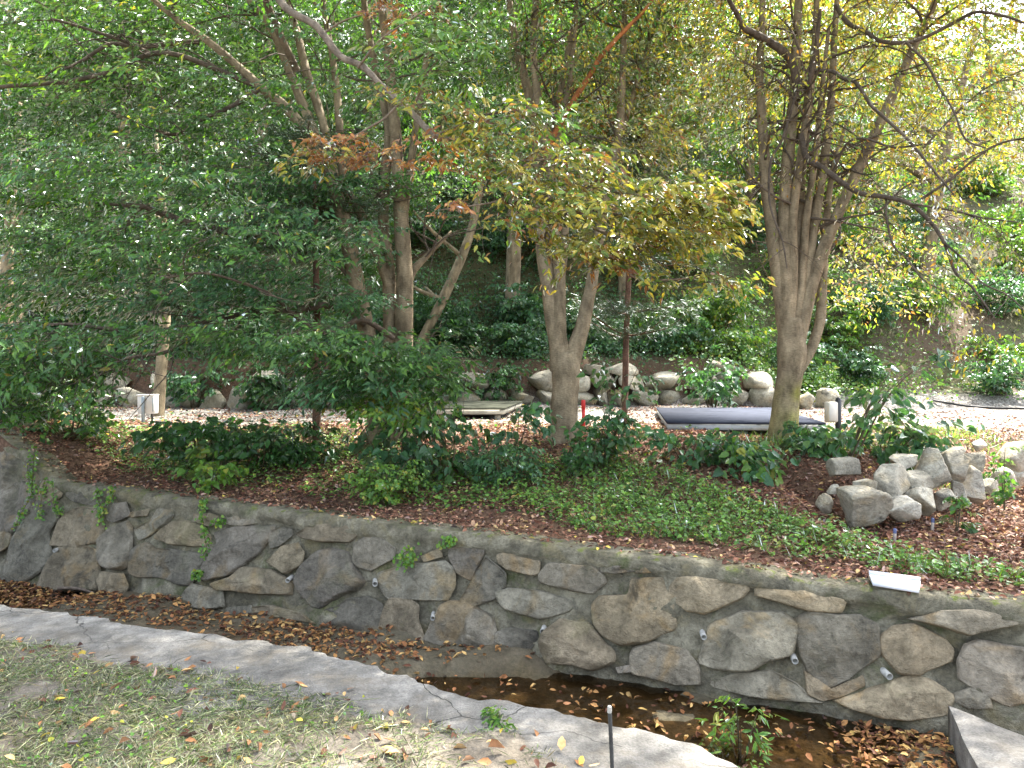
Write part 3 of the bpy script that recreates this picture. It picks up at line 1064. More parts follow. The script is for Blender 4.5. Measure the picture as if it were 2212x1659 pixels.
# ------------------------------------------------------------------ rocks
def rock_mesh(mb, c, size, rz, seed, sub=3, cuts=9, col=(1, 1, 1), rough=.05):
    """an angular boulder: a ball cut flat by random planes, roughened"""
    import bmesh
    bm = bmesh.new()
    bmesh.ops.create_icosphere(bm, subdivisions=sub, radius=1.0)
    V = np.array([v.co[:] for v in bm.verts])
    Fc = np.array([[v.index for v in f.verts] for f in bm.faces])
    bm.free()
    r2 = np.random.default_rng(seed)
    V = np.sign(V) * np.abs(V) ** .62
    V = V / np.linalg.norm(V, axis=1).max()
    qr = r2.uniform(-.5, .5, 2)
    V = V @ np.array([[cos(qr[0]), 0, sin(qr[0])], [0, 1, 0], [-sin(qr[0]), 0, cos(qr[0])]])
    for _ in range(cuts):
        n = norm(r2.standard_normal(3))
        d = r2.uniform(.36, .75)
        ex = np.maximum(V @ n - d, 0)
        V = V - ex[:, None] * n * .94
    V = V * (1 + rough * fbm(V * 2.3 + seed, seed % 97, 4)[:, None])
    V = V / np.abs(V).max(0) * (np.array(size) / 2)
    R = np.array([[cos(rz), -sin(rz), 0], [sin(rz), cos(rz), 0], [0, 0, 1]])
    mb.add(V @ R.T + np.array(c), Fc, col)


edge_root = empty('boulder_edging', (3.4, 6.3, .3), 'two tiered edging of pale angular boulders beside the leaf covered path', 'boulder edging')
BOULD = [(1085, 1310, 180, 105, 0), (1390, 1400, 190, 165, 0), (1210, 1545, 260, 200, 0), (1430, 1560, 180, 140, 1), (1255, 1420, 135, 115, 0), (1540, 1385, 170, 115, 0), (1575, 1500, 180, 160, 0),
         (1640, 1340, 160, 225, 0), (1700, 1505, 115, 105, 0), (1770, 1310, 135, 165, 0), (1880, 1410, 130, 185, 1), (1810, 1460, 80, 130, 1), (1890, 1270, 115, 145, 0), (1990, 1430, 95, 85, 0),
         (2070, 1390, 115, 135, 0), (2160, 1355, 105, 140, 1), (2140, 1235, 175, 155, 0), (1940, 1170, 85, 65, 1), (1780, 1215, 125, 65, 0), (965, 1530, 100, 100, 0), (2230, 1290, 100, 110, 0), (1460, 1265, 165, 65, 0),
         (2300, 1300, 140, 150, 1), (1060, 1450, 100, 60, 0)]
for k, (a, b, w, h, pale) in enumerate(BOULD):
    u, v = 665.6 + a * .162, 256 + b * .162
    wp, hp = w * .162, h * .162
    x_l = np.interp(u, [780, 815, 870, 905, 935, 965, 1000, 1040], [6.9, 6.4, 5.95, 6.0, 6.2, 6.75, 7.4, 8.3])
    vb_l = np.interp(u, [780, 815, 870, 905, 935, 965, 1000, 1040], [505, 512, 523, 522, 515, 503, 490, 478])
    D = x_l + .10 + max(0, vb_l - (v + hp / 2)) * .010
    c = P(u, v, D)
    m = MB()
    sx, sz = wp / F * D * 1.28, hp / F * D * 1.36
    rock_mesh(m, c, (sx, (sx + sz) * .5, sz), rng.uniform(-.3, .3), 300 + k, 4, 10, np.array([1.25, 1.24, 1.2]) if pale else np.array([.95, .93, .86]) * rng.uniform(.85, 1.1), .07)
    part(m, 'boulder', M_BOULDER, edge_root, False)

back_root = empty('dry_stone_wall', (0, 14.7, .85), 'dry stacked boulder wall at the foot of the wooded hillside', 'boulder wall')
nb = 0
for row, (zc, hh) in enumerate(((.16, .46), (.50, .40), (.78, .34))):
    x = -11.0 + .2 * row
    while x < 6.6:
        w = rng.uniform(.38, .85)
        y = float(hill_y(x)) - .05 + .13 * row + rng.uniform(-.06, .08)
        if (row == 2 and (rng.random() < .35 or x < 1.5 or x > 4.6)) or (row == 1 and (x > 5.4 or (x < 1 and rng.random() < .2))):
            x += w
            continue
        m = MB()
        z = float(H(x, y - .35)) + zc + rng.uniform(-.05, .05)
        rock_mesh(m, (x + w / 2, y, z), (w * 1.03, .65, hh * rng.uniform(.95, 1.25)), rng.uniform(-.2, .2), 500 + nb, 3, 9, np.array([1, .97, .88]) * rng.uniform(.7, 1.15), .06)
        part(m, 'boulder', M_BOULDER, back_root, False)
        nb += 1
        x += w * .98
# outcrops higher on the hill and loose rocks
for k, (u, v, D, wp, hp, lab) in enumerate([(958, 371, 17.2, 58, 52, 'large pale rock outcrop low on the sunny hillside'), (986, 360, 17.8, 34, 34, 'smaller pale rock leaning beside the large outcrop on the hillside'),
                                            (846, 320, 19.5, 46, 26, 'flat pale rock ledge among yellow leaves on the hillside'), (403, 306, 19.0, 60, 34, 'grey rock half hidden by shrubs above the grey deck'),
                                            (512, 336, 17.0, 30, 24, 'small tan rock in the dark shrubs behind the grey deck'), (533, 312, 18.5, 44, 22, 'weathered rock ledge above the dark shrubs behind the grey deck')]):
    for D in np.arange(13.5, 30, .1):
        c = P(u, v + hp * .3, D)
        if H(c[0], c[1]) >= c[2]:
            break
    c[2] += .12
    m = MB()
    rock_mesh(m, (0, 0, 0), (wp / F * D, wp / F * D * .7, hp / F * D), rng.uniform(-.3, .3), 800 + k, 4, 9, (1.05, 1.0, .95), .08)
    tag(m.obj('rock_outcrop', M_BOULDER, None, False, c), lab, 'rock')

# ------------------------------------------------------------------ trees
def limb(mb, pts, D0, D1, sides=9, per=4, bump_=.07, tint=(1, 1, 1), scale=1.0, colfn=None, wmin=0.0):
    """pts: (x, y, width) traced along a limb of the photograph, depth running from D0 to D1; returns the 3D centre line"""
    n = len(pts)
    Ds = np.linspace(D0, D1, n)
    c = [P(a * K, b * K, d) for (a, b, w), d in zip(pts, Ds)]
    r = [max(w, wmin) * K / F * d / 2 * scale for (a, b, w), d in zip(pts, Ds)]
    return tube(mb, c, r, sides, per, bump_, tint, int(pts[0][0]), True, colfn)


def twigs_from(mb, line, rad, n, length, r0, spread=1.0, up=.3, seed=0, t0=.25, sub=2):
    """side branches growing out of a limb; returns their end points and directions"""
    ends, dirs = [], []
    m = len(line)
    for _ in range(n):
        i = int(rng.uniform(t0, .97) * (m - 1))
        base = line[i]
        tan = norm(line[min(i + 1, m - 1)] - line[max(i - 1, 0)])
        d = norm(tan * .55 + spread * rng.standard_normal(3) * np.array([1, 1, .45]) + np.array([0, 0, up]))
        L = length * rng.uniform(.5, 1.3)
        pts = [base]
        dd = d.copy()
        for k in range(4):
            dd = norm(dd + .28 * rng.standard_normal(3) + np.array([0, 0, -.07]))
            pts.append(pts[-1] + dd * L / 4)
        rr = min(r0, rad[i] * .7)
        tube(mb, pts, [rr, rr * .8, rr * .6, rr * .42, rr * .2], 5, 2, 0, (.9, .87, .84))
        for k in (2, 3, 4):
            ends.append(pts[k])
            dirs.append(norm(pts[k] - pts[k - 1]))
        for _s in range(sub):
            k = rng.integers(1, 4)
            d2 = norm(dd + 1.0 * rng.standard_normal(3) * np.array([1, 1, .4]))
            p2 = [pts[k]]
            for j in range(3):
                d2 = norm(d2 + .25 * rng.standard_normal(3) + np.array([0, 0, -.08]))
                p2.append(p2[-1] + d2 * L * .22)
            tube(mb, p2, [rr * .45, rr * .35, rr * .25, rr * .12], 4, 2, 0, (.9, .87, .84))
            ends += p2[2:]
            dirs += [d2, d2]
    return np.array(ends).reshape(-1, 3), np.array(dirs).reshape(-1, 3)


def flare(base, r):
    """a spreading root foot"""
    return [(base[0], base[1], base[2] - .25)]


# ---- right tree: a pollarded vase of many stems, yellowing leaves
DR = 8.35
rb = P(1693 * K, 955 * K, DR)
rb[2] = float(H(rb[0], rb[1]))
right_tree = empty('broadleaf_tree', rb, 'many stemmed tree with yellowing leaves and mossy foot before the blue grey deck', 'tree')


def mossy(V):
    dz = V[:, 2] - rb[2]
    side = smooth(-.1, .14, V[:, 0] - rb[0])
    k = (smooth(1.0, .15, dz + .35 * fbm(V * 6, 77, 3)) * (.35 + .65 * side))[:, None]
    return np.array([1, 1, 1.]) * (1 - k) + np.array([.95, 1.15, .30]) * k


tb = MB()
l, r = limb(tb, [(1693, 990, 84), (1692, 950, 72), (1696, 900, 61), (1701, 850, 57), (1706, 800, 60), (1709, 765, 66), (1707, 730, 58), (1708, 690, 50)], DR, DR, 20, 5, .09, colfn=mossy, scale=.93)
stems_r = []
for pts, D1 in (([(1702, 740, 46), (1690, 660, 44), (1680, 580, 42), (1667, 480, 36), (1655, 400, 33), (1649, 300, 28), (1641, 160, 22), (1648, 0, 17), (1650, -200, 12), (1640, -420, 6)], DR + .1),
                ([(1705, 740, 48), (1699, 640, 46), (1696, 540, 40), (1698, 420, 36), (1706, 300, 32), (1716, 200, 27), (1722, 80, 22), (1730, -150, 15), (1735, -420, 6)], DR - .15),
                ([(1712, 730, 42), (1722, 600, 34), (1724, 480, 30), (1732, 350, 27), (1750, 200, 21), (1762, 60, 16), (1770, -180, 10), (1800, -380, 5)], DR + .25),
                ([(1716, 735, 40), (1738, 620, 32), (1752, 520, 29), (1772, 400, 26), (1792, 260, 22), (1800, 130, 18), (1808, 0, 14), (1830, -250, 8)], DR + .15),
                ([(1716, 760, 46), (1738, 670, 40), (1764, 580, 36), (1800, 485, 32), (1852, 370, 28), (1915, 235, 25), (1970, 110, 21), (2022, 0, 17), (2090, -160, 11), (2160, -330, 5)], DR - .05),
                ([(1728, 800, 26), (1752, 755, 28), (1772, 690, 27), (1776, 620, 25), (1780, 540, 22), (1788, 450, 18), (1800, 360, 13), (1830, 260, 8)], DR + .3),
                ([(1700, 745, 40), (1712, 600, 28), (1712, 480, 24), (1730, 330, 20), (1745, 240, 16), (1752, 180, 13)], DR - .3),
                ([(1706, 745, 40), (1728, 640, 26), (1735, 560, 22), (1742, 470, 20), (1762, 330, 17), (1775, 200, 13), (1790, 60, 9)], DR - .1)):
    stems_r.append(limb(tb, pts, DR, D1, 10, 4, .07, scale=.80))
tw_r = MB()
bare = []
for pts, Da, Db in (([(1722, 190, 20), (1712, 140, 18), (1690, 110, 17), (1640, 78, 16), (1608, 60, 13), (1592, 30, 11), (1575, 0, 10), (1560, -40, 8)], DR - .2, DR - .9),
                    ([(1716, 180, 14), (1740, 185, 16), (1755, 150, 13), (1762, 110, 10), (1768, 60, 8), (1772, 20, 6)], DR - .2, DR - .7),
                    ([(1730, 290, 14), (1742, 340, 14), (1775, 362, 13), (1820, 395, 12), (1860, 418, 11), (1910, 425, 10), (1965, 440, 9), (2010, 480, 8), (2040, 525, 7), (2065, 590, 6), (2100, 620, 5), (2150, 690, 3)], DR - .3, DR - 1.9),
                    ([(1762, 152, 9), (1800, 155, 9), (1822, 170, 8), (1850, 180, 8), (1880, 225, 7), (1900, 245, 7), (1960, 300, 6), (2010, 360, 5), (2060, 420, 3)], DR - .4, DR - 1.8),
                    ([(1806, 12, 10), (1832, 50, 10), (1870, 68, 9), (1900, 88, 9), (1960, 92, 9), (2010, 75, 8), (2068, 45, 8), (2110, 26, 7), (2170, 35, 6), (2240, 60, 4)], DR - .2, DR - 1.4),
                    ([(1958, 92, 6), (2000, 135, 6), (2030, 190, 5), (2060, 240, 4), (2085, 300, 4), (2130, 320, 3)], DR - .9, DR - 1.6),
                    ([(1990, 430, 6), (2050, 390, 6), (2110, 340, 5), (2160, 310, 5), (2230, 295, 3)], DR - 1.4, DR - 1.9),
                    ([(1800, 370, 6), (1830, 310, 6), (1870, 300, 5), (1930, 318, 5), (2010, 310, 3)], DR - .5, DR - 1.2),
                    ([(1915, 425, 5), (1915, 470, 5), (1930, 530, 5), (1960, 560, 4), (1990, 600, 4), (2020, 620, 3)], DR - 1.0, DR - 1.5),
                    ([(1965, 440, 5), (2060, 455, 5), (2120, 470, 4), (2200, 480, 3)], DR - 1.2, DR - 1.9),
                    ([(2040, 525, 5), (2080, 560, 4), (2120, 610, 4), (2180, 640, 3), (2230, 690, 2)], DR - 1.5, DR - 2.0),
                    ([(1720, 200, 7), (1690, 300, 6), (1665, 350, 6), (1663, 440, 5), (1690, 520, 4), (1700, 580, 3)], DR - .4, DR - .8),
                    ([(1770, 490, 7), (1830, 470, 6), (1900, 455, 5), (1960, 400, 4), (2050, 380, 3)], DR, DR - .6),
                    ([(1995, 320, 5), (2060, 250, 5), (2130, 190, 4), (2212, 150, 3)], DR - 1, DR - 1.3)):
    ln, rd = limb(tw_r, pts, Da, Db, 6, 4, .05, (.85, .82, .80))
    bare.append((ln, rd))
ends, dirs = [], []
for ln, rd in stems_r:
    e, d = twigs_from(tw_r, ln, rd, 9, 1.25, .018, 1.1, .15, 0, .45)
    ends.append(e)
    dirs.append(d)
for ln, rd in bare:
    e, d = twigs_from(tw_r, ln, rd, 5, .6, .006, 1.0, -.05, 0, .35, 3)
    ends.append(e)
    dirs.append(d)
part(tb, 'trunk', M_BARK, right_tree, True)
ends, dirs = np.concatenate(ends), np.concatenate(dirs)
lf = MB()
keep = rng.random(len(ends)) < np.where(ends[:, 2] > 4.2, .7, .3)
sprays(lf, ends[keep], dirs[keep] + .4 * rng.standard_normal((keep.sum(), 3)), .42, 9, .062, YELL, 'd', .3, tw_r, hang=.5)
canopy(lf, [(790, 10, 9.4, 150, 110, 1.0, 340, .5, 24, .062, YELL), (890, 60, 9.3, 130, 130, 1.2, 240, .5, 22, .062, YELL),
            (990, 60, 8.0, 90, 120, 1.6, 170, .5, 22, .062, YELL), (700, 60, 8.9, 90, 110, 1.4, 240, .5, 26, .060, YMIX),
            (850, 215, 9.2, 90, 75, 1.0, 90, .45, 18, .058, YMIX), (880, 275, 9.6, 70, 40, .8, 70, .45, 18, .055, YMIX),
            (800, -190, 8.0, 240, 120, 2.8, 520, .6, 34, .065, YMIX), (960, -110, 7.6, 190, 140, 2.4, 420, .6, 30, .065, YELL), (770, -420, 8.0, 230, 150, 2.6, 380, .6, 34, .07, YMIX),
            (620, -150, 7.6, 120, 100, 2.2, 220, .55, 30, .065, YMIX), (850, -90, 11.0, 200, 90, 1.8, 300, .6, 34, .075, YMIX), (1000, -150, 10.5, 160, 120, 2.2, 220, .6, 34, .075, YMIX), (1160, -260, 7.4, 170, 150, 2.2, 420, .6, 34, .075, YMIX)], rb, tw_r)  # unseen blobs above, behind and right added to shade terrace and foreground
part(tw_r, 'branch', M_BARKD, right_tree, True)
part(lf, 'crown', M_LEAF, right_tree)

# ---- middle tree: forked trunk
DM = 8.35
mbp = P(1218 * K, 952 * K, DM)
mbp[2] = float(H(mbp[0], mbp[1]))
mid_tree = empty('broadleaf_tree', mbp, 'tree whose smooth mottled trunk forks in a V, beside the red stake', 'tree')
tb = MB()
limb(tb, [(1217, 1000, 110), (1217, 965, 88), (1218, 930, 70), (1219, 880, 64), (1222, 830, 63), (1222, 790, 68), (1218, 765, 58)], DM, DM, 20, 5, .08, scale=.92)
st_m = []
for pts, D1 in (([(1212, 800, 60), (1206, 740, 52), (1196, 690, 46), (1186, 620, 40), (1175, 540, 42), (1168, 450, 36), (1164, 370, 33), (1160, 290, 30), (1142, 200, 25), (1118, 110, 21), (1100, 0, 17), (1080, -180, 11), (1050, -400, 5)], DM + .2),
                ([(1205, 740, 44), (1208, 660, 34), (1208, 580, 30), (1198, 480, 28), (1192, 380, 26), (1180, 300, 25), (1163, 220, 22), (1152, 120, 20), (1158, 0, 16), (1165, -200, 10), (1160, -400, 5)], DM - .1),
                ([(1228, 800, 54), (1243, 752, 46), (1258, 705, 38), (1270, 650, 33), (1280, 600, 30), (1296, 500, 27), (1316, 400, 25), (1336, 300, 22), (1344, 180, 19), (1348, 60, 16), (1352, -80, 12), (1370, -350, 5)], DM + .1),
                ([(1206, 640, 22), (1216, 560, 24), (1218, 460, 22), (1190, 330, 20), (1196, 290, 20), (1208, 210, 18), (1228, 110, 16), (1248, 0, 14), (1270, -160, 9), (1300, -330, 4)], DM + .3),
                ([(1196, 320, 16), (1215, 250, 16), (1232, 170, 14), (1240, 90, 12), (1255, -30, 9), (1290, -200, 5)], DM - .4),
                ([(1316, 400, 14), (1330, 330, 14), (1372, 190, 12), (1400, 100, 9), (1430, 0, 7)], DM + .5)):
    st_m.append(limb(tb, pts, DM, D1, 10, 4, .07, scale=.85))
limb(tb, [(1178, 330, 12), (1212, 262, 13), (1240, 215, 13), (1268, 172, 12), (1300, 120, 11), (1350, 65, 9), (1398, 15, 7), (1440, -50, 4)], DM - .1, DM - .7, 8, 4, .12, (1.5, .72, .42))
part(tb, 'trunk', M_BARK, mid_tree, True)
lf, tw_m = MB(), MB()
ends, dirs = [], []
for ln, rd in st_m:
    e, d = twigs_from(tw_m, ln, rd, 8, 1.2, .016, 1.1, .1, 0, .5)
    ends.append(e)
    dirs.append(d)
ends, dirs = np.concatenate(ends), np.concatenate(dirs)
sprays(lf, ends, dirs + .4 * rng.standard_normal((len(ends), 3)), .45, 14, .065, YMIX, 'd', .3, tw_m, hang=.45)
canopy(lf, [(560, 40, 9.0, 110, 90, 1.6, 330, .5, 28, .065, GREEN), (610, 100, 9.2, 90, 80, 1.4, 220, .5, 26, .062, YMIX), (600, 165, 8.3, 90, 40, 1.2, 120, .45, 24, .062, YMIX),
            (560, -170, 7.6, 230, 120, 2.8, 300, .6, 34, .07, GREEN), (540, -400, 7.8, 230, 140, 2.8, 260, .6, 34, .07, GREEN), (600, -80, 10.8, 180, 90, 1.8, 340, .6, 34, .075, GREEN)], mbp, tw_m)  # last blob extends the crown backwards, added to shade the terrace
part(tw_m, 'branch', M_BARKD, mid_tree, True)
part(lf, 'crown', M_LEAF, mid_tree)

# ---- left tree: cluster of trunks, dense green tiers of foliage, one long drooping autumn branch
DL = 8.9
lb = P(848 * K, 930 * K, DL)
lb[2] = float(H(lb[0], lb[1]))
left_tree = empty('broadleaf_tree', lb, 'three trunked tree with wide tiers of green leaves before the mossy grey deck', 'tree')
tb = MB()
st_l = []
for pts, D1 in (([(872, 985, 66), (872, 940, 52), (872, 880, 46), (871, 780, 44), (873, 690, 42), (874, 600, 40), (868, 500, 36), (862, 420, 32), (856, 320, 29), (848, 220, 26), (838, 120, 22), (822, 0, 17), (800, -200, 11), (790, -420, 5)], DL - .15),
                ([(848, 985, 58), (846, 940, 44), (845, 860, 36), (843, 760, 34), (842, 660, 34), (838, 570, 30), (828, 480, 26), (832, 380, 24), (840, 280, 21), (818, 180, 19), (800, 90, 16), (786, 0, 14), (770, -180, 9)], DL + .1),
                ([(815, 985, 66), (815, 940, 48), (812, 880, 44), (806, 800, 42), (793, 720, 40), (778, 650, 40), (762, 570, 38), (748, 500, 36), (730, 430, 33), (702, 350, 29), (666, 290, 25), (620, 235, 23), (565, 190, 21), (510, 140, 19), (450, 90, 17), (380, 40, 14), (310, -20, 10), (230, -110, 5)], DL - .8),
                ([(842, 620, 26), (815, 545, 27), (795, 495, 25), (772, 450, 23), (740, 400, 20)], DL - .1),
                ([(705, 355, 26), (672, 270, 24), (640, 190, 22), (612, 120, 20), (585, 60, 18), (545, 10, 15), (500, -60, 10), (440, -180, 5)], DL + .3),
                ([(728, 425, 22), (712, 330, 22), (690, 240, 21), (660, 150, 20), (642, 70, 17), (620, 0, 14), (590, -120, 9), (570, -300, 4)], DL + .5),
                ([(752, 510, 22), (742, 400, 20), (735, 300, 19), (728, 200, 17), (716, 110, 15), (700, 20, 12), (690, -150, 7)], DL + .8),
                ([(868, 500, 22), (880, 400, 20), (898, 280, 17), (912, 180, 15), (930, 90, 13), (950, 0, 10), (990, -150, 5)], DL + .5),
                ([(874, 640, 20), (890, 590, 19), (915, 560, 15), (940, 535, 11), (975, 500, 6)], DL + .4)):
    st_l.append(limb(tb, pts, DL, D1, 11, 4, .07, scale=.92))
part(tb, 'trunk', M_BARK, left_tree, True)
tw_l = MB()
arms = []
for pts, Da, Db in (([(566, 190, 12), (520, 172, 12), (440, 138, 12), (380, 118, 11), (330, 116, 11), (280, 135, 11), (240, 155, 10), (180, 170, 10), (110, 180, 9), (0, 188, 8), (-120, 200, 5)], DL - .5, DL - 1.9),
                    ([(430, 90, 10), (380, 92, 10), (300, 102, 10), (240, 95, 9), (180, 130, 7), (140, 150, 5)], DL - .6, DL - 1.2),
                    ([(330, 118, 8), (270, 90, 7), (180, 60, 7), (110, 40, 5)], DL - 1, DL - 1.6),
                    ([(560, 192, 12), (500, 230, 11), (430, 260, 9), (380, 290, 8), (330, 280, 6)], DL - .6, DL - 1.4),
                    ([(790, 640, 12), (720, 560, 14), (640, 520, 16), (570, 510, 16), (500, 500, 16), (440, 490, 15), (390, 475, 14), (340, 458, 13), (300, 445, 10), (220, 440, 7)], DL - .2, DL - 1.2),
                    ([(790, 700, 16), (720, 660, 16), (640, 670, 15), (570, 672, 14), (520, 680, 13), (460, 690, 12), (390, 710, 11), (310, 715, 11), (240, 712, 9), (150, 700, 7), (60, 705, 5)], DL - .3, DL - 2.2),
                    ([(480, 688, 10), (420, 720, 9), (360, 760, 8), (290, 770, 6), (230, 790, 4)], DL - 1.4, DL - 2.4),
                    ([(850, 730, 12), (780, 690, 12), (720, 720, 11), (660, 700, 10), (590, 640, 8), (520, 610, 6), (440, 590, 5), (360, 600, 4)], DL - .4, DL - 2.4),
                    ([(860, 790, 10), (810, 750, 10), (760, 735, 9), (700, 740, 8), (640, 720, 6), (600, 730, 4)], DL - .5, DL - 2.2),
                    ([(880, 820, 9), (900, 780, 8), (930, 770, 7), (960, 800, 5), (985, 830, 3)], DL - .4, DL - 1.4),
                    ([(870, 840, 9), (840, 845, 8), (790, 850, 7), (740, 860, 5)], DL - .4, DL - 1.8)):
    arms.append(limb(tw_l, pts, Da, Db, 7, 4, .06, (.92, .88, .84)))
for ln, rd in arms:
    twigs_from(tw_l, ln, rd, 7, .9, .009, 1.0, 0, 0, .3, 2)
for ln, rd in st_l:
    twigs_from(tw_l, ln, rd, 6, 1.3, .014, 1.0, .1, 0, .5, 2)
lf = MB()
TL = .07
canopy(lf, [
    # upper mass
    (90, 40, 9.3, 130, 60, 1, 300, .55, 38, TL, GREEN), (250, 40, 10.1, 120, 60, 1, 280, .55, 38, TL, GREEN), (380, 50, 10.7, 80, 70, 1, 190, .5, 36, TL, GREEN), (455, 60, 10.1, 60, 80, 1, 150, .5, 34, TL, GREEN),
    (60, 120, 9.1, 90, 40, 1, 150, .55, 36, TL, GREEN), (200, 95, 9.9, 100, 35, 1, 130, .55, 36, TL, GREEN), (430, 140, 10.9, 60, 50, 1, 100, .5, 34, TL, GREEN),
    # tiers
    (240, 150, 8.5, 100, 22, 1.1, 96, .55, 40, TL, GREEN), (80, 190, 8.3, 110, 24, 1.1, 104, .55, 40, TL, GREEN), (270, 190, 8.5, 90, 20, 1, 88, .55, 40, TL, DARKG), (380, 200, 9.1, 60, 22, 1, 64, .5, 38, TL, GREEN),
    (130, 245, 8.3, 130, 24, 1.1, 120, .55, 40, TL, GREEN), (310, 232, 8.6, 90, 18, 1, 80, .55, 40, TL, TEAL), (60, 290, 8.1, 100, 22, 1.1, 96, .55, 40, TL, GREEN), (230, 280, 8.3, 110, 16, 1, 80, .55, 40, TL, TEAL), (350, 255, 9.2, 45, 18, 0.8, 44, .5, 36, TL, TEAL),
    (200, 300, 7.9, 90, 14, 0.8, 56, .5, 40, TL, TEAL), (330, 300, 8.2, 60, 13, 0.8, 40, .5, 40, TL, TEAL), (60, 340, 6.9, 90, 22, 1, 110, .55, 40, TL, GREEN), (250, 335, 7.0, 80, 13, 0.8, 50, .5, 40, TL, GREEN),
    (330, 345, 6.9, 70, 14, 0.8, 60, .5, 40, TL, GREEN), (400, 355, 7.2, 50, 13, 0.8, 45, .5, 40, TL, GREEN), (360, 380, 7.2, 55, 12, 0.7, 45, .5, 40, TL, TEAL), (430, 375, 7.4, 30, 10, 0.6, 24, .45, 36, TL, GREEN),
    (390, 402, 7.3, 45, 10, 0.6, 30, .45, 38, TL, LIME), (40, 375, 6.8, 70, 16, 0.9, 60, .55, 40, TL, GREEN), (90, 366, 7.2, 50, 10, 0.8, 22, .5, 38, TL, GREEN), (20, 405, 6.9, 45, 14, 0.8, 40, .5, 38, TL, GREEN),
    # loose sprays in front of the limbs
    (120, 60, 7.2, 150, 60, .8, 60, .5, 34, TL, LIME), (300, 70, 7.6, 120, 60, .8, 40, .5, 34, TL, GREEN), (150, 170, 7.0, 140, 30, .8, 50, .5, 36, TL, GREEN), (250, 240, 7.0, 150, 40, .8, 60, .5, 36, TL, GREEN),
    # the crown above the picture, its rear blobs added to shade the terrace
    (420, -160, 7.6, 260, 110, 2.8, 460, .6, 36, .075, GREEN), (120, -120, 7.2, 240, 100, 2.4, 340, .6, 36, .075, GREEN), (400, -400, 7.8, 260, 150, 2.8, 420, .65, 36, .08, GREEN), (60, -330, 7.2, 240, 130, 2.4, 260, .65, 36, .08, GREEN), (400, -80, 11.0, 170, 90, 1.8, 320, .6, 36, .08, GREEN), (150, -60, 10.6, 170, 90, 1.8, 280, .6, 36, .08, GREEN),
], (lb[0], lb[1] + 1.5), tw_l)
part(tw_l, 'branch', M_BARKD, left_tree, True)
part(lf, 'crown', M_LEAF, left_tree)
# the long drooping branch with autumn leaves, nearer to the path
db, dl = MB(), MB()
c0 = P(640 * K, 150 * K, DL - .1)
pts = [c0, P(270, 12, 8.1), P(258, -34, 7.2), P(284, 6, 6.5), P(316, 26, 6.3), P(340, 56, 6.2), P(362, 66, 6.1), P(383, 87, 6.0), P(411, 112, 5.8), P(435, 136, 5.6), P(459, 140, 5.5), P(501, 162, 5.4), P(532, 178, 5.3), P(560, 211, 5.2), P(602, 232, 5.1), P(640, 250, 5.0), P(668, 268, 4.95)]
ln, rd = tube(db, pts, [.05, .045, .038, .034, .032, .030, .028, .027, .026, .027, .024, .021, .018, .015, .011, .008, .004], 8, 4, .12, (1.5, 1.5, 1.45), 5)
sub = [[(398, 105, 5.9), (385, 118, 5.8), (372, 126, 5.7), (358, 134, 5.6), (340, 142, 5.5), (318, 152, 5.45), (292, 158, 5.4)],
       [(435, 136, 5.6), (452, 128, 5.5), (472, 122, 5.45), (500, 118, 5.4), (528, 112, 5.3)],
       [(501, 162, 5.4), (540, 160, 5.2), (580, 156, 5.1)], [(532, 178, 5.3), (600, 190, 5.1), (660, 196, 5.0), (700, 190, 4.9)],
       [(560, 211, 5.2), (620, 214, 5.0), (680, 214, 4.9), (722, 205, 4.8)], [(602, 232, 5.1), (640, 236, 5.0), (700, 226, 4.9)],
       [(532, 178, 5.3), (500, 200, 5.2), (470, 206, 5.15), (440, 210, 5.1)], [(640, 250, 5.0), (630, 275, 4.95), (660, 280, 4.9), (700, 278, 4.85), (735, 283, 4.8)],
       [(358, 68, 6.1), (380, 40, 5.9), (410, 20, 5.8), (440, 0, 5.7), (470, -20, 5.6)], [(411, 112, 5.8), (430, 70, 5.7), (455, 40, 5.6), (478, 10, 5.5)], [(320, 36, 6.3), (345, 20, 6.2), (375, 12, 6.1), (395, 5, 6.0)],
       [(560, 211, 5.2), (545, 235, 5.15), (552, 262, 5.1), (575, 272, 5.05)]]
for q in sub:
    n = len(q)
    tube(db, [P(*a) for a in q], np.linspace(.011, .003, n), 5, 3, .08, (1.8, 1.7, 1.6))
branch = part(db, 'drooping_branch', M_BARKD, left_tree, True)
branch['label'] = 'long drooping branch with yellow and brown autumn leaves'
tw_d = MB()
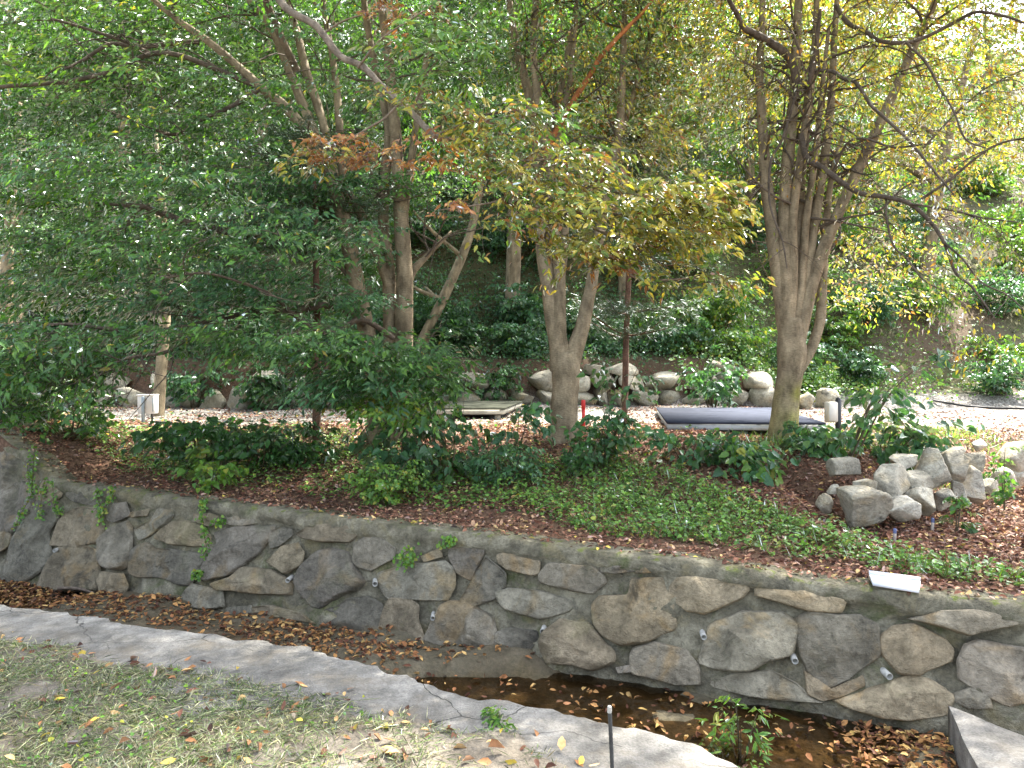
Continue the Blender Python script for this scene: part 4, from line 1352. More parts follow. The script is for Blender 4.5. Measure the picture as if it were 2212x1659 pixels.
canopy(dl, [(342, 148, 5.45, 34, 18, .22, 24, .20, 22, .058, BROWN, 'h', .4), (312, 158, 5.4, 24, 12, .2, 10, .22, 18, .066, YMIX, 'h', .4),
            (395, 12, 6.0, 36, 16, .3, 15, .26, 20, .065, BROWN, 'h', .4), (440, 50, 5.6, 40, 45, .35, 36, .30, 20, .08, LIME, 'h', .4), (400, 95, 5.8, 36, 12, .3, 10, .28, 16, .066, YMIX, 'h', .4),
            (480, 120, 5.4, 60, 22, .35, 34, .30, 20, .075, YMIX, 'h', .4), (430, 155, 5.5, 46, 14, .3, 16, .26, 18, .062, BROWN, 'h', .4), (500, 160, 5.4, 40, 16, .3, 22, .26, 18, .066, YMIX, 'h', .4),
            (560, 160, 5.2, 60, 22, .3, 26, .30, 18, .072, YMIX, 'h', .4), (550, 190, 5.2, 70, 20, .35, 40, .30, 22, .070, YMIX, 'h', .4), (620, 205, 5.0, 80, 22, .35, 48, .30, 22, .072, YELL, 'h', .4),
            (690, 202, 4.9, 46, 22, .3, 34, .28, 20, .078, YELL, 'h', .4), (640, 235, 5.0, 80, 16, .35, 44, .28, 22, .070, YELL, 'h', .4), (590, 250, 5.05, 60, 18, .3, 30, .26, 20, .066, YELL, 'h', .4), (600, 258, 5.05, 36, 9, .2, 9, .2, 18, .06, BROWN, 'h', .4),
            (520, 222, 5.15, 50, 14, .3, 18, .28, 16, .068, YMIX, 'h', .4), (455, 208, 5.1, 18, 8, .15, 5, .18, 14, .06, BROWN, 'h', .4), (700, 280, 4.85, 46, 8, .25, 14, .24, 12, .066, YELL, 'h', .4), (640, 265, 4.95, 40, 10, .25, 12, .26, 14, .066, YMIX, 'h', .4),
            (530, 116, 5.3, 30, 10, .2, 10, .28, 12, .085, LIME, 'h', .4)], (-1.0, 7.5), tw_d)
lo = part(dl, 'autumn_leaves', M_LEAF, branch)
tag(part(tw_d, 'twigs', M_BARKD, branch, True), kind='stuff')


# ---- pines
def pine(label, pts, D, tiers, h_extra=0.0, group=None, wmin=0, tuft=.09, dens=1.0, pal=None):
    base = P(pts[0][0] * K, pts[0][1] * K, D)
    base[2] = float(H(base[0], base[1]))
    root = empty('pine_tree', base, label, 'tree', group)
    tb, nb_ = MB(), MB()
    pp = [(pts[0][0], pts[0][1] + 25, pts[0][2] * 1.2)] + list(pts)
    ln, rd = limb(tb, pp, D, D, 8, 4, .1)
    pos, ax = [], []
    for (u, v, w, n) in tiers:                       # boughs: pixel of the bough's root, reach in metres, count
        b = P(u, v, D)
        j = np.argmin(np.linalg.norm(ln - b, axis=1))
        b = ln[j]
        for _ in range(n):
            a = rng.uniform(0, 2 * pi)
            d = norm(np.array([cos(a), sin(a), rng.uniform(-.15, .25)]))
            L = w * rng.uniform(.6, 1.1)
            p = [b]
            for k in range(5):
                d = norm(d + .15 * rng.standard_normal(3) + np.array([0, 0, .02]))
                p.append(p[-1] + d * L / 5)
            tube(tb, p, np.linspace(min(.014, rd[j] * .6), .004, 6), 5, 2, 0, (.7, .65, .6))
            m = int(38 * dens * w / .8)
            i = rng.integers(1, 6, m)
            q = np.array(p)[i] + rng.standard_normal((m, 3)) * np.array([.14, .14, .05]) * w
            pos.append(q)
            ax.append(np.tile(d, (m, 1)))
    pos, ax = np.concatenate(pos), np.concatenate(ax)
    m, per = len(pos), 16
    a = norm(np.repeat(ax, per, 0) * .7 + 1.0 * rng.standard_normal((m * per, 3)))
    leaves(nb_, np.repeat(pos, per, 0), a, rvec(m * per), tuft * rng.uniform(.7, 1.2, m * per), .0045 * tuft / .09 * max(1, D / 9), pick(pal or [(3, (.035, .075, .035)), (2, (.05, .10, .045)), (1, (.07, .11, .05))], m * per), 'd', 0, .1)
    part(tb, 'trunk', M_PINEB, root, True)
    part(nb_, 'crown', M_NEEDLE, root)
    return root


pine('young pine with reddish bark between the forked tree and the blue grey deck', [(1349, 925, 14), (1351, 800, 14), (1354, 700, 13), (1358, 600, 12), (1366, 480, 10), (1376, 360, 8), (1390, 230, 6), (1404, 100, 3)], 9.6,
     [(628, 340, .9, 4), (628, 310, 1.0, 5), (630, 270, 1.1, 6), (632, 230, 1.1, 7), (636, 195, 1.1, 7), (640, 165, 1.0, 7), (644, 130, .9, 7), (648, 95, .7, 6), (650, 65, .5, 5)])
pine('slim dark trunked pine left of the three trunked tree', [(684, 942, 18), (684, 860, 17), (685, 760, 16), (684, 660, 15), (682, 540, 12), (680, 420, 8), (676, 300, 4)], 8.5, [(316, 250, .8, 5), (315, 210, .8, 5), (314, 170, .7, 5), (313, 145, .5, 4)])

# ---- trees on the hill
hill_i = 0


def hill_tree(label, x, y, h, r0, crown, pal, n, leaf, lean=(0, 0), group='trees on the wooded hillside', fork=2, bark=None, bare=.35, mid=None, tint=(1, 1, 1)):
    z = float(H(x, y))
    root = empty('hillside_tree', (x, y, z), label, 'tree', group)
    tb, lf = MB(), MB()
    b = np.array([x, y, z])
    top = b + np.array([lean[0], lean[1], h])
    m_ = b * .5 + top * .5 + rng.standard_normal(3) * np.array([.2, .2, 0])
    ln, rd = tube(tb, [b - [0, 0, .4], b + [0, 0, .1], m_, top], [r0 * 1.25, r0, r0 * .75, r0 * .3], 9, 6, .08, tint)
    ends = []
    for k in range(fork * 3):
        i = int(rng.uniform(bare, .9) * (len(ln) - 1))
        a = rng.uniform(0, 2 * pi)
        L = crown * rng.uniform(.6, 1.0)
        d = np.array([cos(a), sin(a), rng.uniform(.2, .9)])
        p = [ln[i], ln[i] + d * L * .4, ln[i] + d * L * .75 + [0, 0, .1], ln[i] + d * L + [0, 0, .05]]
        tube(tb, p, [rd[i] * .55, rd[i] * .4, rd[i] * .25, .008], 6, 3, .06, tint)
        ends += [p[2], p[3]]
    # foliage clumps round the branch ends and up the axis
    cl = np.array(ends + [b + (top - b) * f + rng.standard_normal(3) * crown * .3 for f in rng.uniform(bare + .1, 1.05, 9)])
    per = 20
    ns = max(1, n // per)
    c = cl[rng.integers(0, len(cl), ns)] + in_ball(ns) * crown * np.array([.55, .55, .36])
    hd = norm(c - (b + [0, 0, h * .5])) * np.array([1, 1, .3]) + .6 * rng.standard_normal((ns, 3)) * np.array([1, 1, .4])
    sprays(lf, c, hd, .7, per, leaf, pal, 'd', .25)
    part(tb, 'trunk', bark or M_BARK, root, True)
    part(lf, 'crown', M_LEAF, root)


def hx(u, D):
    return (u - 512) / F * D


HT = [
    ('pale barked tree with forked trunk behind the green tiers of the three trunked tree', hx(158, 12.6), 12.6, 5.2, .11, 1.8, GREEN, 5000, .085, (-.2, .3), .55),
    ('tree with a rough trunk at the foot of the slope beyond the white cabinet', hx(6, 12.2), 12.2, 5.5, .12, 2.0, GREEN, 7000, .085, (.1, .2), .5),
    ('leaning grey trunked tree behind the mossy grey deck', hx(418, 15.8), 15.8, 5.5, .13, 2.0, DARKG, 9000, .10, (1.6, .6), .5),
    ('tall straight grey trunked tree rising behind the forked tree', hx(512, 17.5), 17.5, 9.5, .20, 2.8, GREEN, 12000, .11, (0, .3), .5),
    ('slim tree with two pale stems above the young pine', hx(624, 18.0), 18.0, 9.0, .15, 2.6, YMIX, 11000, .11, (.3, .3), .5),
    ('bushy green tree high on the slope behind the forked tree', hx(585, 23.0), 23.0, 8.0, .18, 3.0, GREEN, 14000, .13, (0, 0), .2),
    ('yellow green tree on the slope left of the many stemmed tree', hx(700, 21.5), 21.5, 8.5, .18, 3.0, LIME, 14000, .13, (.2, 0), .2),
    ('yellowing tree on the slope right behind the many stemmed tree', hx(800, 24.0), 24.0, 8.0, .18, 3.2, YMIX, 15000, .14, (0, 0), .2),
    ('leaning pink barked pine like trunk tree on the sunny slope', hx(925, 20.5), 20.5, 7.5, .22, 2.2, YMIX, 5000, .12, (1.5, 0), .55),
    ('dark tree high at the top of the sunny slope', hx(985, 30.0), 30.0, 7.0, .22, 2.8, DARKG, 8000, .16, (0, 0), .45),
    ('dense green tree on the slope above the white cabinet', hx(110, 18.0), 18.0, 8.0, .2, 3.2, GREEN, 15000, .12, (0, 0), .2),
    ('broad dark green tree on the slope behind the pale barked tree', hx(250, 19.5), 19.5, 9.0, .2, 3.4, DARKG, 15000, .12, (0, 0), .2),
    ('bright green crowned tree on the slope behind the three trunked tree', hx(370, 22.0), 22.0, 9.0, .2, 3.4, LIME, 15000, .13, (0, 0), .2),
    ('tree with a full green crown at the upper slope behind the mossy grey deck', hx(470, 25.5), 25.5, 8.5, .2, 3.4, GREEN, 14000, .14, (0, 0), .2),
    ('large green tree far up the slope above the pale barked tree', hx(160, 26.0), 26.0, 10.0, .2, 4.2, LIME, 15000, .15, (0, 0), .15),
    ('large tree at the far upper left edge of the wooded slope', hx(30, 25.0), 25.0, 10.0, .2, 4.0, GREEN, 14000, .15, (0, 0), .15),
    ('large green tree far up the slope above the mossy grey deck', hx(330, 30.0), 30.0, 10.0, .2, 4.4, GREEN, 14000, .17, (0, 0), .15),
    ('large tree on the skyline above the forked tree', hx(560, 31.0), 31.0, 10.0, .2, 4.4, GREEN, 14000, .17, (0, 0), .15),
    ('large tree on the skyline above the many stemmed tree', hx(730, 31.0), 31.0, 9.0, .2, 4.2, DARKG, 13000, .17, (0, 0), .15),
    ('green tree on the skyline above the yellowing tree', hx(860, 32.0), 32.0, 8.0, .2, 3.6, GREEN, 12000, .17, (0, 0), .2),
]
WHERE = ['above the white cabinet', 'above the mossy grey deck', 'above the forked tree', 'above the blue grey deck', 'above the gravel path']
for k in range(22):
    D = [20.5, 24.0, 28.0, 33.0][k % 4] + rng.uniform(-1, 1)
    u = (k * 47.3 + 15) % 1060 - 20
    if u > 900 and D < 27:
        continue
    pal = [GREEN, LIME, GREEN, DARKG][k % 4]
    col = {id(GREEN): 'full crowned green', id(LIME): 'light green', id(DARKG): 'dark green'}[id(pal)]
    HT.append((col + ' tree ' + ['part way up', 'half way up', 'high up', 'near the top of'][k % 4] + ' the slope ' + WHERE[int(np.clip(u // 215, 0, 4))], hx(u, D), D, rng.uniform(7, 9.5), .17, 3.3 + .05 * D, pal, 9500, .09 + .0032 * D, (0, 0), .12))
for a in HT:
    hill_tree(a[0], a[1], a[2], a[3], a[4], a[5], a[6], a[7], a[8], a[9], bare=a[10])

# ------------------------------------------------------------------ undergrowth
def shrub(label, u, v, D, height, spread, nstem, leaf, pal, shape='o', per=14, slen=.28, wr=.62, group=None, name='shrub', lean=(0, 0), clump=2.6, base=None, drop=.3, cat='shrub', rad=.007):
    """stems fanning out of one foot at pixel (u, v) on the ground near depth D"""
    if base is None:
        b = P(u, v, D)
        b[2] = float(H(b[0], b[1]))
    else:
        b = np.array([base[0], base[1], float(H(base[0], base[1]))])
    root = empty(name, b, label, cat, group)
    sm, lm = MB(), MB()
    cen, hd = [], []
    for k in range(nstem):
        a = rng.uniform(0, 2 * pi)
        rr = spread * math.sqrt(rng.uniform(.05, 1))
        tip = b + np.array([cos(a) * rr + lean[0], sin(a) * rr + lean[1], height * rng.uniform(.55, 1.05)])
        mid = b * .5 + tip * .5 + np.array([0, 0, height * .12]) + rng.standard_normal(3) * spread * .12
        foot = b + np.array([cos(a), sin(a), 0]) * min(.05, spread * .1)
        ln, rd = tube(sm, [foot - [0, 0, .04], mid, tip], [rad, rad * .7, rad * .25], 5, 4, 0, (.8, .8, .6))
        nc = max(2, int(clump * (1 + 2 * rng.random())))
        i = rng.integers(2, len(ln), nc)
        cen.append(ln[i])
        hd.append(rng.standard_normal((nc, 3)) * np.array([1, 1, .3]) + norm(np.array([cos(a), sin(a), .1])) * .5)
    cen, hd = np.concatenate(cen), np.concatenate(hd)
    sprays(lm, cen, hd, slen, per, leaf, pal, shape, .3, None, wr, .3, .12, drop, .16)
    part(sm, 'stem', M_BARKD, root, True)
    part(lm, 'foliage', M_LEAF, root)
    return root


shrub('large leaved grey green shrub at the foot of the three trunked tree', 400, 480, 7.3, .95, .60, 13, .10, TEAL, 'o', 8, .38)
shrub('broad leaved shrub spreading right of the grey green shrub', 440, 472, 7.2, .75, .55, 10, .10, TEAL, 'o', 8, .38)
shrub('round small leaved yellow green bush close above the stream wall', 385, 508, 6.6, .42, .25, 16, .045, LIME, 'o', 14, .2)
shrub('thin sapling with drooping oval leaves between the deck and the forked tree', 512, 466, 7.3, .80, .26, 3, .11, TEAL, 'o', 8, .34, lean=(.1, 0), rad=.008)
shrub('feathery dark bush at the right of the broad leaved shrub', 505, 482, 7.0, .42, .30, 14, .05, TEAL, 'd', 20, .26)
shrub('tall slender shrub rising in front of the young pine', 606, 468, 7.4, 1.05, .28, 8, .085, TEAL, 'o', 9, .3, lean=(.08, 0))
shrub('short shrub at the right foot of the forked tree', 590, 470, 7.3, .5, .35, 10, .07, DARKG, 'o', 10, .28)
shrub('dark broad leaved shrub on the slope below the white cabinet', 200, 472, 8.0, .62, .55, 18, .10, DARKG, 'o', 9, .34)
shrub('dark spreading bush right of the shrub below the white cabinet', 262, 470, 7.9, .48, .5, 14, .085, DARKG, 'o', 9, .32)
shrub('low dark bush near the slim dark trunked pine', 300, 452, 8.2, .42, .45, 12, .07, DARKG, 'o', 12, .28)
shrub('bright green seedling among the dark bushes on the left slope', 222, 478, 7.6, .36, .16, 4, .10, LIME, 'o', 8, .24)
shrub('bright green five leaved vine clump hanging near the wall coping', 212, 498, 7.0, .34, .14, 5, .08, LIME, 'o', 8, .2)
shrub('leafy bush at the left end of the terrace beside the wall bend', 70, 448, 8.4, .55, .6, 18, .075, GREEN, 'o', 12, .3)
shrub('second leafy bush behind the one at the wall bend', 30, 430, 9.2, .6, .6, 16, .07, GREEN, 'o', 12, .3)
shrub('blue green shrub in front of the left corner of the blue grey deck', 690, 468, 7.2, .40, .38, 8, .09, TEAL, 'o', 9, .32)
shrub('loose shrub with lobed leaves left of the many stemmed tree', 735, 484, 6.9, .42, .3, 7, .10, TEAL, 'o', 8, .3)
shrub('lime tipped sapling in the loose shrubs left of the many stemmed tree', 752, 482, 6.9, .36, .2, 5, .10, LIME, 'o', 7, .26)
shrub('large leaved shrub leaning over the boulder edging', 888, 458, 7.7, .42, .42, 9, .115, TEAL, 'o', 9, .36, lean=(.15, -.05))
shrub('tall arching sapling with large lobed leaves beside the black post', 846, 488, 7.1, 1.4, .40, 5, .11, TEAL, 'o', 8, .34, lean=(.75, .2), clump=2.4, rad=.011)
shrub('low fern like tuft between the many stemmed tree and the boulder edging', 812, 470, 7.4, .34, .3, 9, .10, TEAL, 'o', 8, .26)
shrub('small dark bush growing between the pale boulders', 985, 466, 7.9, .28, .12, 7, .04, DARKG, 'o', 12, .18)
shrub('thin planted sapling standing in the leaf litter near the pale boulders', 956, 515, 6.0, .50, .05, 2, .05, GREEN, 'o', 9, .14, clump=4)
shrub('thin planted sapling at the far end of the boulder edging', 1005, 494, 6.9, .62, .05, 2, .05, GREEN, 'o', 9, .14, clump=4)
shrub('blue green oval leaved bush climbing the dry boulder wall', 712, 392, 13.6, .95, .5, 14, .12, TEAL, 'o', 12, .4)
shrub('upright weed with narrow leaves growing in the stream shallows', 745, 742, 0, .40, .12, 5, .06, LIME, 'h', 6, .14, wr=.3, base=g0(741, 752, -.54), rad=.004, cat='weed', name='weed')
shrub('spreading weed with narrow leaves at the waterside in the stream shallows', 720, 760, 0, .14, .2, 6, .045, LIME, 'h', 6, .12, wr=.32, base=g0(722, 760, -.52), rad=.003, cat='weed', name='weed')
for k, (u, v, lab) in enumerate([(500, 722, 'small green weed tuft sprouting from the concrete crack'), (437, 690, 'feathery weed at the broken edge of the concrete'), (414, 680, 'low weed on the sand beside the concrete edge'), (455, 702, 'tiny seedling on the concrete rim above the water'),
                                 (285, 646, 'little star shaped weed on the sand bank'), (470, 668, 'small weed with round leaves on the concrete slope')]):
    zz = 0.0 if k in (0, 3, 5) else -.02
    shrub(lab, u, v, 0, .07, .06, 5, .035, LIME, 'h', 7, .07, wr=.4, base=g0(u, v, zz), rad=.002, cat='weed', name='weed')

for u, lab in ((60, 'dark bush before the boulder wall at the left end of the gravel'), (190, 'leafy bush before the boulder wall behind the white cabinet'), (258, 'low bush before the boulder wall left of the mossy grey deck'),
               (352, 'dark bush before the boulder wall touching the mossy grey deck'), (440, 'broad dark bush overhanging the back edge of the mossy grey deck'), (495, 'small dark bush before the boulder wall left of the forked tree'), (300, 'green bush climbing the boulder wall behind the slim dark pine')):
    x = hx(u, 14.3)
    shrub(lab, 0, 0, 0, .85, .55, 15, .10, DARKG if u != 190 else TEAL, 'o', 16, .36, .6, base=(x, float(hill_y(x)) - .12), clump=2.4)

# shrubs covering the hill: each its own bush
SH = ['dark leaved shrub', 'blue green shrub', 'mid green shrub', 'bright green shrub']
UP = ['at the foot of the slope', 'a little up the slope', 'part way up the slope', 'half way up the slope', 'high on the slope', 'near the top of the slope']
kk = 0
for row, (dy, n, hgt, leaf, dens) in enumerate(((.9, 15, .8, .10, 15), (2.0, 15, 1.1, .11, 17), (3.6, 14, 1.3, .12, 18), (5.6, 13, 1.5, .14, 18), (8.2, 12, 1.7, .16, 18), (11.5, 11, 1.9, .19, 18))):
    for i in range(n):
        D = 15 + dy
        u = 1110 * (i + .5) / n - 40 + rng.uniform(-28, 28)
        x = hx(u, D)
        if 895 < u < 1015 and row < 2:
            continue
        y = float(hill_y(x)) + dy + rng.uniform(-.5, .5)
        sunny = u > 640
        pal = (LIME if rng.random() < .55 else TEAL) if sunny else (TEAL if rng.random() < .5 else DARKG)  # lime leaf colour stands in for sunlight on the right slope
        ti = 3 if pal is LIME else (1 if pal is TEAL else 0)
        what = ['behind the white cabinet', 'behind the mossy grey deck', 'behind the forked tree', 'behind the blue grey deck', 'above the gravel path'][int(np.clip(u // 215, 0, 4))]
        lab = SH[ti] + ' ' + UP[row] + ' ' + what
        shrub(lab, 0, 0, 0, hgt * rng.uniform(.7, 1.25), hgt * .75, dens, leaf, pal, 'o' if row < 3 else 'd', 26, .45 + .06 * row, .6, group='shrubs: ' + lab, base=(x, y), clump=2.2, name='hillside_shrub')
        kk += 1


# ------------------------------------------------------------------ ground layers nobody could count
def scatter(n, x0, x1, y0, y1, mask):
    x, y = rng.uniform(x0, x1, n), rng.uniform(y0, y1, n)
    k = rng.random(n) < mask(x, y)
    x, y = x[k], y[k]
    return np.column_stack([x, y, H(x, y)])


def view(x, y, m=60):
    u = 512 + F * x / np.maximum(y, .1)
    return ((u > -m) & (u < 1024 + m)).astype(float)


# leaf litter
lm = MB()


def strew(p, leaf, lift, pal=LITTER, flat=.4, jit=.3):
    n = len(p)
    a = rng.uniform(0, 2 * pi, n)
    ax = np.column_stack([np.cos(a), np.sin(a), .25 * rng.standard_normal(n)])
    nr = np.array([0, 0, 1.0]) + flat * rng.standard_normal((n, 3))
    L = leaf * rng.uniform(.6, 1.3, n)
    leaves(lm, p + np.column_stack([np.zeros(n), np.zeros(n), rng.uniform(.002, lift, n)]), ax, nr, L, L * rng.uniform(.35, .6, n), pick(pal, n, jit), 'h', rng.uniform(0, .5, n), rng.uniform(-.3, .4, n))


def m_strip(x, y):
    s, t = st(x, y)
    e = t - (BAT * (ztop(s) - BED)) - .02
    return view(x, y) * (e > .0) * np.where(e < .06, .4, 1.0)


p = scatter(34000, -6.5, 4.5, 3.5, 8.6, lambda x, y: m_strip(x, y) * (st(x, y)[1] < 1.25))
_s, _t = st(p[:, 0], p[:, 1])
p[:, 2] = np.where(_t < .56, np.maximum(p[:, 2], ztop(_s) + .008), p[:, 2])
strew(p, .048, .018)
strew(scatter(52000, -7, 4.5, 5.2, 10.0, lambda x, y: m_strip(x, y) * (st(x, y)[1] >= 1.1)), .050, .02)
strew(scatter(34000, 2.0, 8.5, 4.2, 10.2, lambda x, y: view(x, y) * (st(x, y)[1] > .5)), .048, .02)
strew(scatter(26000, -9, 10, 9.5, 15, lambda x, y: view(x, y) * np.clip(.45 + .5 * fbm(np.column_stack([x, y]) * .8, 91, 3) + .25 * smooth(11.5, 9.5, y), .05, 1)), .055, .015)


def m_bed(x, y):
    s, t = st(x, y)
    inb = (t > t_edge(s)) & (t < -.02)
    bank = smooth(-.75, -.25, t) * (.7 + .8 * fbm(np.column_stack([x, y]) * 2, 95, 2)).clip(.2, 1)
    mid = (.22 + .7 * fbm(np.column_stack([x, y]) * 1.6, 96, 3)).clip(.02, .8)
    k = np.where(s - 1.69 * t < .3, np.maximum(bank, mid), .14 * mid + .12 * bank)
    pile = smooth(1.95, 2.5, s) * smooth(-1.9, -1.2, t)
    return view(x, y) * inb * np.clip(np.maximum(k, pile), 0, 1)


p = scatter(90000, -6, 5, 2.2, 8, m_bed)
p[:, 2] = np.maximum(p[:, 2], -.553)
strew(p, .05, .02, [(4, (.22, .10, .045)), (3, (.34, .18, .07)), (2, (.46, .30, .12)), (3, (.09, .04, .025))])
p = scatter(2600, 0, 3.2, 2.4, 4.6, lambda x, y: view(x, y) * ((st(x, y)[1] > t_edge(st(x, y)[0])) & (st(x, y)[1] < -.05)) * (.25 + .9 * fbm(np.column_stack([x, y]) * 1.3, 97, 3)).clip(.03, 1))
p[:, 2] = np.maximum(p[:, 2], -.553)
strew(p, .055, .008, [(3, (.30, .15, .05)), (3, (.45, .30, .10)), (2, (.14, .06, .03))], .12)
strew(scatter(1500, -4, 2.5, 2.2, 5, lambda x, y: view(x, y) * (st(x, y)[1] < t_grass(st(x, y)[0]) + .05)), .055, .03, [(3, (.30, .15, .07)), (2, (.42, .28, .13)), (2, (.13, .06, .04)), (.7, (.55, .42, .08))], .6)
strew(scatter(160, -4, 2, 2.4, 5, lambda x, y: view(x, y) * (st(x, y)[1] > t_grass(st(x, y)[0])) * (st(x, y)[1] < t_edge(st(x, y)[0]) - .05)), .05, .012, [(3, (.30, .15, .07)), (2, (.45, .32, .13))], .3)
tag(lm.obj('leaf_litter', M_DRY), 'brown fallen leaves scattered over the terrace, path and stream bed', 'fallen leaves', kind='stuff')

# short mown grass and clippings on the near bank
gmx = MB()


def blades(mb, p, h, w, lean, pal, jit=.25):
    n = len(p)
    a = rng.uniform(0, 2 * pi, n)
    d = norm(np.column_stack([np.cos(a) * lean, np.sin(a) * lean, np.ones(n)]) + .3 * rng.standard_normal((n, 3)))
    d[:, 2] = np.abs(d[:, 2])
    L = h * rng.uniform(.45, 1.3, n)
    leaves(mb, p, d, rvec(n), L, w * rng.uniform(.7, 1.3, n), pick(pal, n, jit), 'd', .1, rng.uniform(0, .4, n))


def m_grass(x, y):
    s, t = st(x, y)
    n = fbm(np.column_stack([x, y]) * 1.7, 101, 4)
    n2 = fbm(np.column_stack([x, y]) * 6, 103, 2)
    left = smooth(1.0, -1.2, x)
    return view(x, y) * smooth(.06, -.10, t - t_grass(s) + .12 * n) * (.16 + .26 * left + .85 * n + .45 * n2).clip(.03, .85)


p = scatter(80000, -4.6, 2.0, 2.3, 5.2, m_grass)
blades(gmx, p, .042, .005, 1.2, GRASS, .4)
p = scatter(70000, -4.6, 2.0, 2.3, 5.2, m_grass)           # lying clippings
n = len(p)
a = rng.uniform(0, 2 * pi, n)
leaves(gmx, p + [0, 0, .012], np.column_stack([np.cos(a), np.sin(a), .12 * rng.standard_normal(n)]), np.array([0, 0, 1.]) + .4 * rng.standard_normal((n, 3)), rng.uniform(.04, .13, n), rng.uniform(.0035, .006, n), pick(GRASS, n, .42), 'd', .1, .1)
p = scatter(5000, -4.6, 2.0, 2.3, 5.2, lambda x, y: m_grass(x, y) * smooth(.1, .5, fbm(np.column_stack([x, y]) * 2.6, 105, 3)))
strew_p = p
leaves(gmx, p + [0, 0, .02], np.column_stack([rng.standard_normal((len(p), 2)), .2 * rng.standard_normal(len(p))]), np.array([0, 0, 1.]) + .5 * rng.standard_normal((len(p), 3)), rng.uniform(.012, .028, len(p)), rng.uniform(.01, .02, len(p)), pick(LIME, len(p)), 'o', .15, .1)
tag(gmx.obj('grass', M_GRASS), 'short patchy mown grass on the near bank', 'grass', kind='stuff')

# low green ground cover on the slope between wall and trees
gc = MB()


def m_cover(x, y):
    s, t = st(x, y)
    n = fbm(np.column_stack([x, y]) * 1.1, 111, 4)
    n2 = fbm(np.column_stack([x, y]) * 3.5, 113, 2)
    tb_ = t - .45
    c = np.interp(x, [-6, -3, -1.0, 0.2, 1.3, 2.2, 2.9, 3.4, 5], [1.9, 1.9, 1.2, 1.15, 1.1, .85, .42, .28, .1])     # centre of the green belt
    w = np.interp(x, [-6, -3, -1.0, 0.2, 1.3, 2.2, 2.9, 3.4, 5], [1.3, 1.3, .75, .70, .75, .55, .28, .22, .2])
    base = smooth(1.15, .75, np.abs(tb_ - c) / w + .35 * n)
    dens = np.interp(x, [-6, -2, 0, 1, 2.5, 5], [.42, .42, .8, 1, 1, .9])
    clear = 1 - np.exp(-(((x - 2.42) / .30) ** 2 + ((y - 4.25) / .22) ** 2) ** 2)      # nothing grows through the plank
    return view(x, y) * (tb_ > .06 + .26 * smooth(2.6, 1.5, x)) * base * dens * (.75 + .5 * n2).clip(.15, 1) * clear


def cover(p, hmax, leaf, pal, shape='o', wr=.7):
    n = len(p)
    h = rng.uniform(.01, 1, n) ** 1.4 * hmax * (.6 + .7 * (fbm(p[:, :2] * 2.2, 117, 2) * .5 + .5)).clip(.3, 1.4)
    a = rng.uniform(0, 2 * pi, n)
    ax = np.column_stack([np.cos(a), np.sin(a), rng.uniform(-.5, .5, n)])
    L = leaf * rng.uniform(.6, 1.3, n)
    leaves(gc, p + np.column_stack([np.zeros(n), np.zeros(n), h]), ax, np.array([0, -.15, 1.]) + .45 * rng.standard_normal((n, 3)), L, L * wr, pick(pal, n, .25), shape, .15, .15)


cover(scatter(130000, -6.5, 5.2, 4.4, 9.4, m_cover), .14, .038, WEED, 'o', .65)
cover(scatter(22000, -6.5, 5.2, 4.4, 9.4, m_cover), .20, .055, GREEN, 'd', .4)
blades(gc, scatter(7000, 0.5, 5.2, 4.2, 8, m_cover), .14, .006, .6, LIME)
# grass on the upper terrace at the right, by the gravel path, and at the foot of the tree
gr2 = lambda x, y: view(x, y) * smooth(.2, .9, y - np.interp(x, BL_X, BL_Y)) * smooth(10.6, 9.4, y + .5 * fbm(np.column_stack([x, y]), 121, 3)) * smooth(3.6, 4.8, x) * (.5 + .7 * fbm(np.column_stack([x, y]) * 1.5, 123, 3)).clip(.05, 1)
blades(gc, scatter(24000, 3.4, 9, 6.2, 11, gr2), .12, .007, .6, LIME)
foot = lambda x, y: np.exp(-((x - rb[0] - .05) ** 2 + (y - rb[1] + .45) ** 2) / .14)
blades(gc, scatter(9000, 2, 4.2, 7, 9, foot), .14, .006, .6, LIME)
sp = lambda x, y: view(x, y) * (st(x, y)[1] > .9) * (.02 + .10 * fbm(np.column_stack([x, y]) * 1.3, 125, 3)).clip(0, .12)
cover(scatter(60000, -7, 9, 5, 14, sp), .08, .045, GREEN, 'o', .6)
tag(gc.obj('ground_cover', M_LEAF), 'low bright green weeds and grass covering the slope above the wall', 'ground cover', kind='stuff')

# creeping herb layer over the whole hillside
hc = MB()
p = scatter(190000, -26, 26, 14.6, 38, lambda x, y: view(x, y, 20) * smooth(.35, .9, y - hill_y(x)) * np.clip(1.15 - (y - 15) / 30, .2, 1) * (.65 + .6 * fbm(np.column_stack([x, y]) * .7, 131, 3) - .45 * smooth(9, 14, x) * smooth(16, 19, y)).clip(.1, 1))
n = len(p)
pals = np.where((p[:, 0] > 2.5)[:, None], pick(LIME, n), pick(TEAL, n))  # lighter lime leaves paint the sunlit look of the right slope
a = rng.uniform(0, 2 * pi, n)
L = (.075 + .004 * (p[:, 1] - 14)) * rng.uniform(.6, 1.3, n)
leaves(hc, p + np.column_stack([np.zeros(n), np.zeros(n), rng.uniform(.02, .40, n) ** 1.2]), np.column_stack([np.cos(a), np.sin(a) - .3, rng.uniform(-.7, .2, n)]), np.array([0, -.5, 1.]) + .5 * rng.standard_normal((n, 3)), L, L * .62, pals, 'd', .15, .15)
p = scatter(60000, -13, 14, 13.6, 20, lambda x, y: view(x, y, 20) * smooth(.1, .3, y - hill_y(x)) * smooth(4.5, 2.0, y - hill_y(x)) * (1 - .8 * smooth(8, 9.5, x)))
n = len(p)
a = rng.uniform(0, 2 * pi, n)
L = .085 * rng.uniform(.6, 1.3, n)
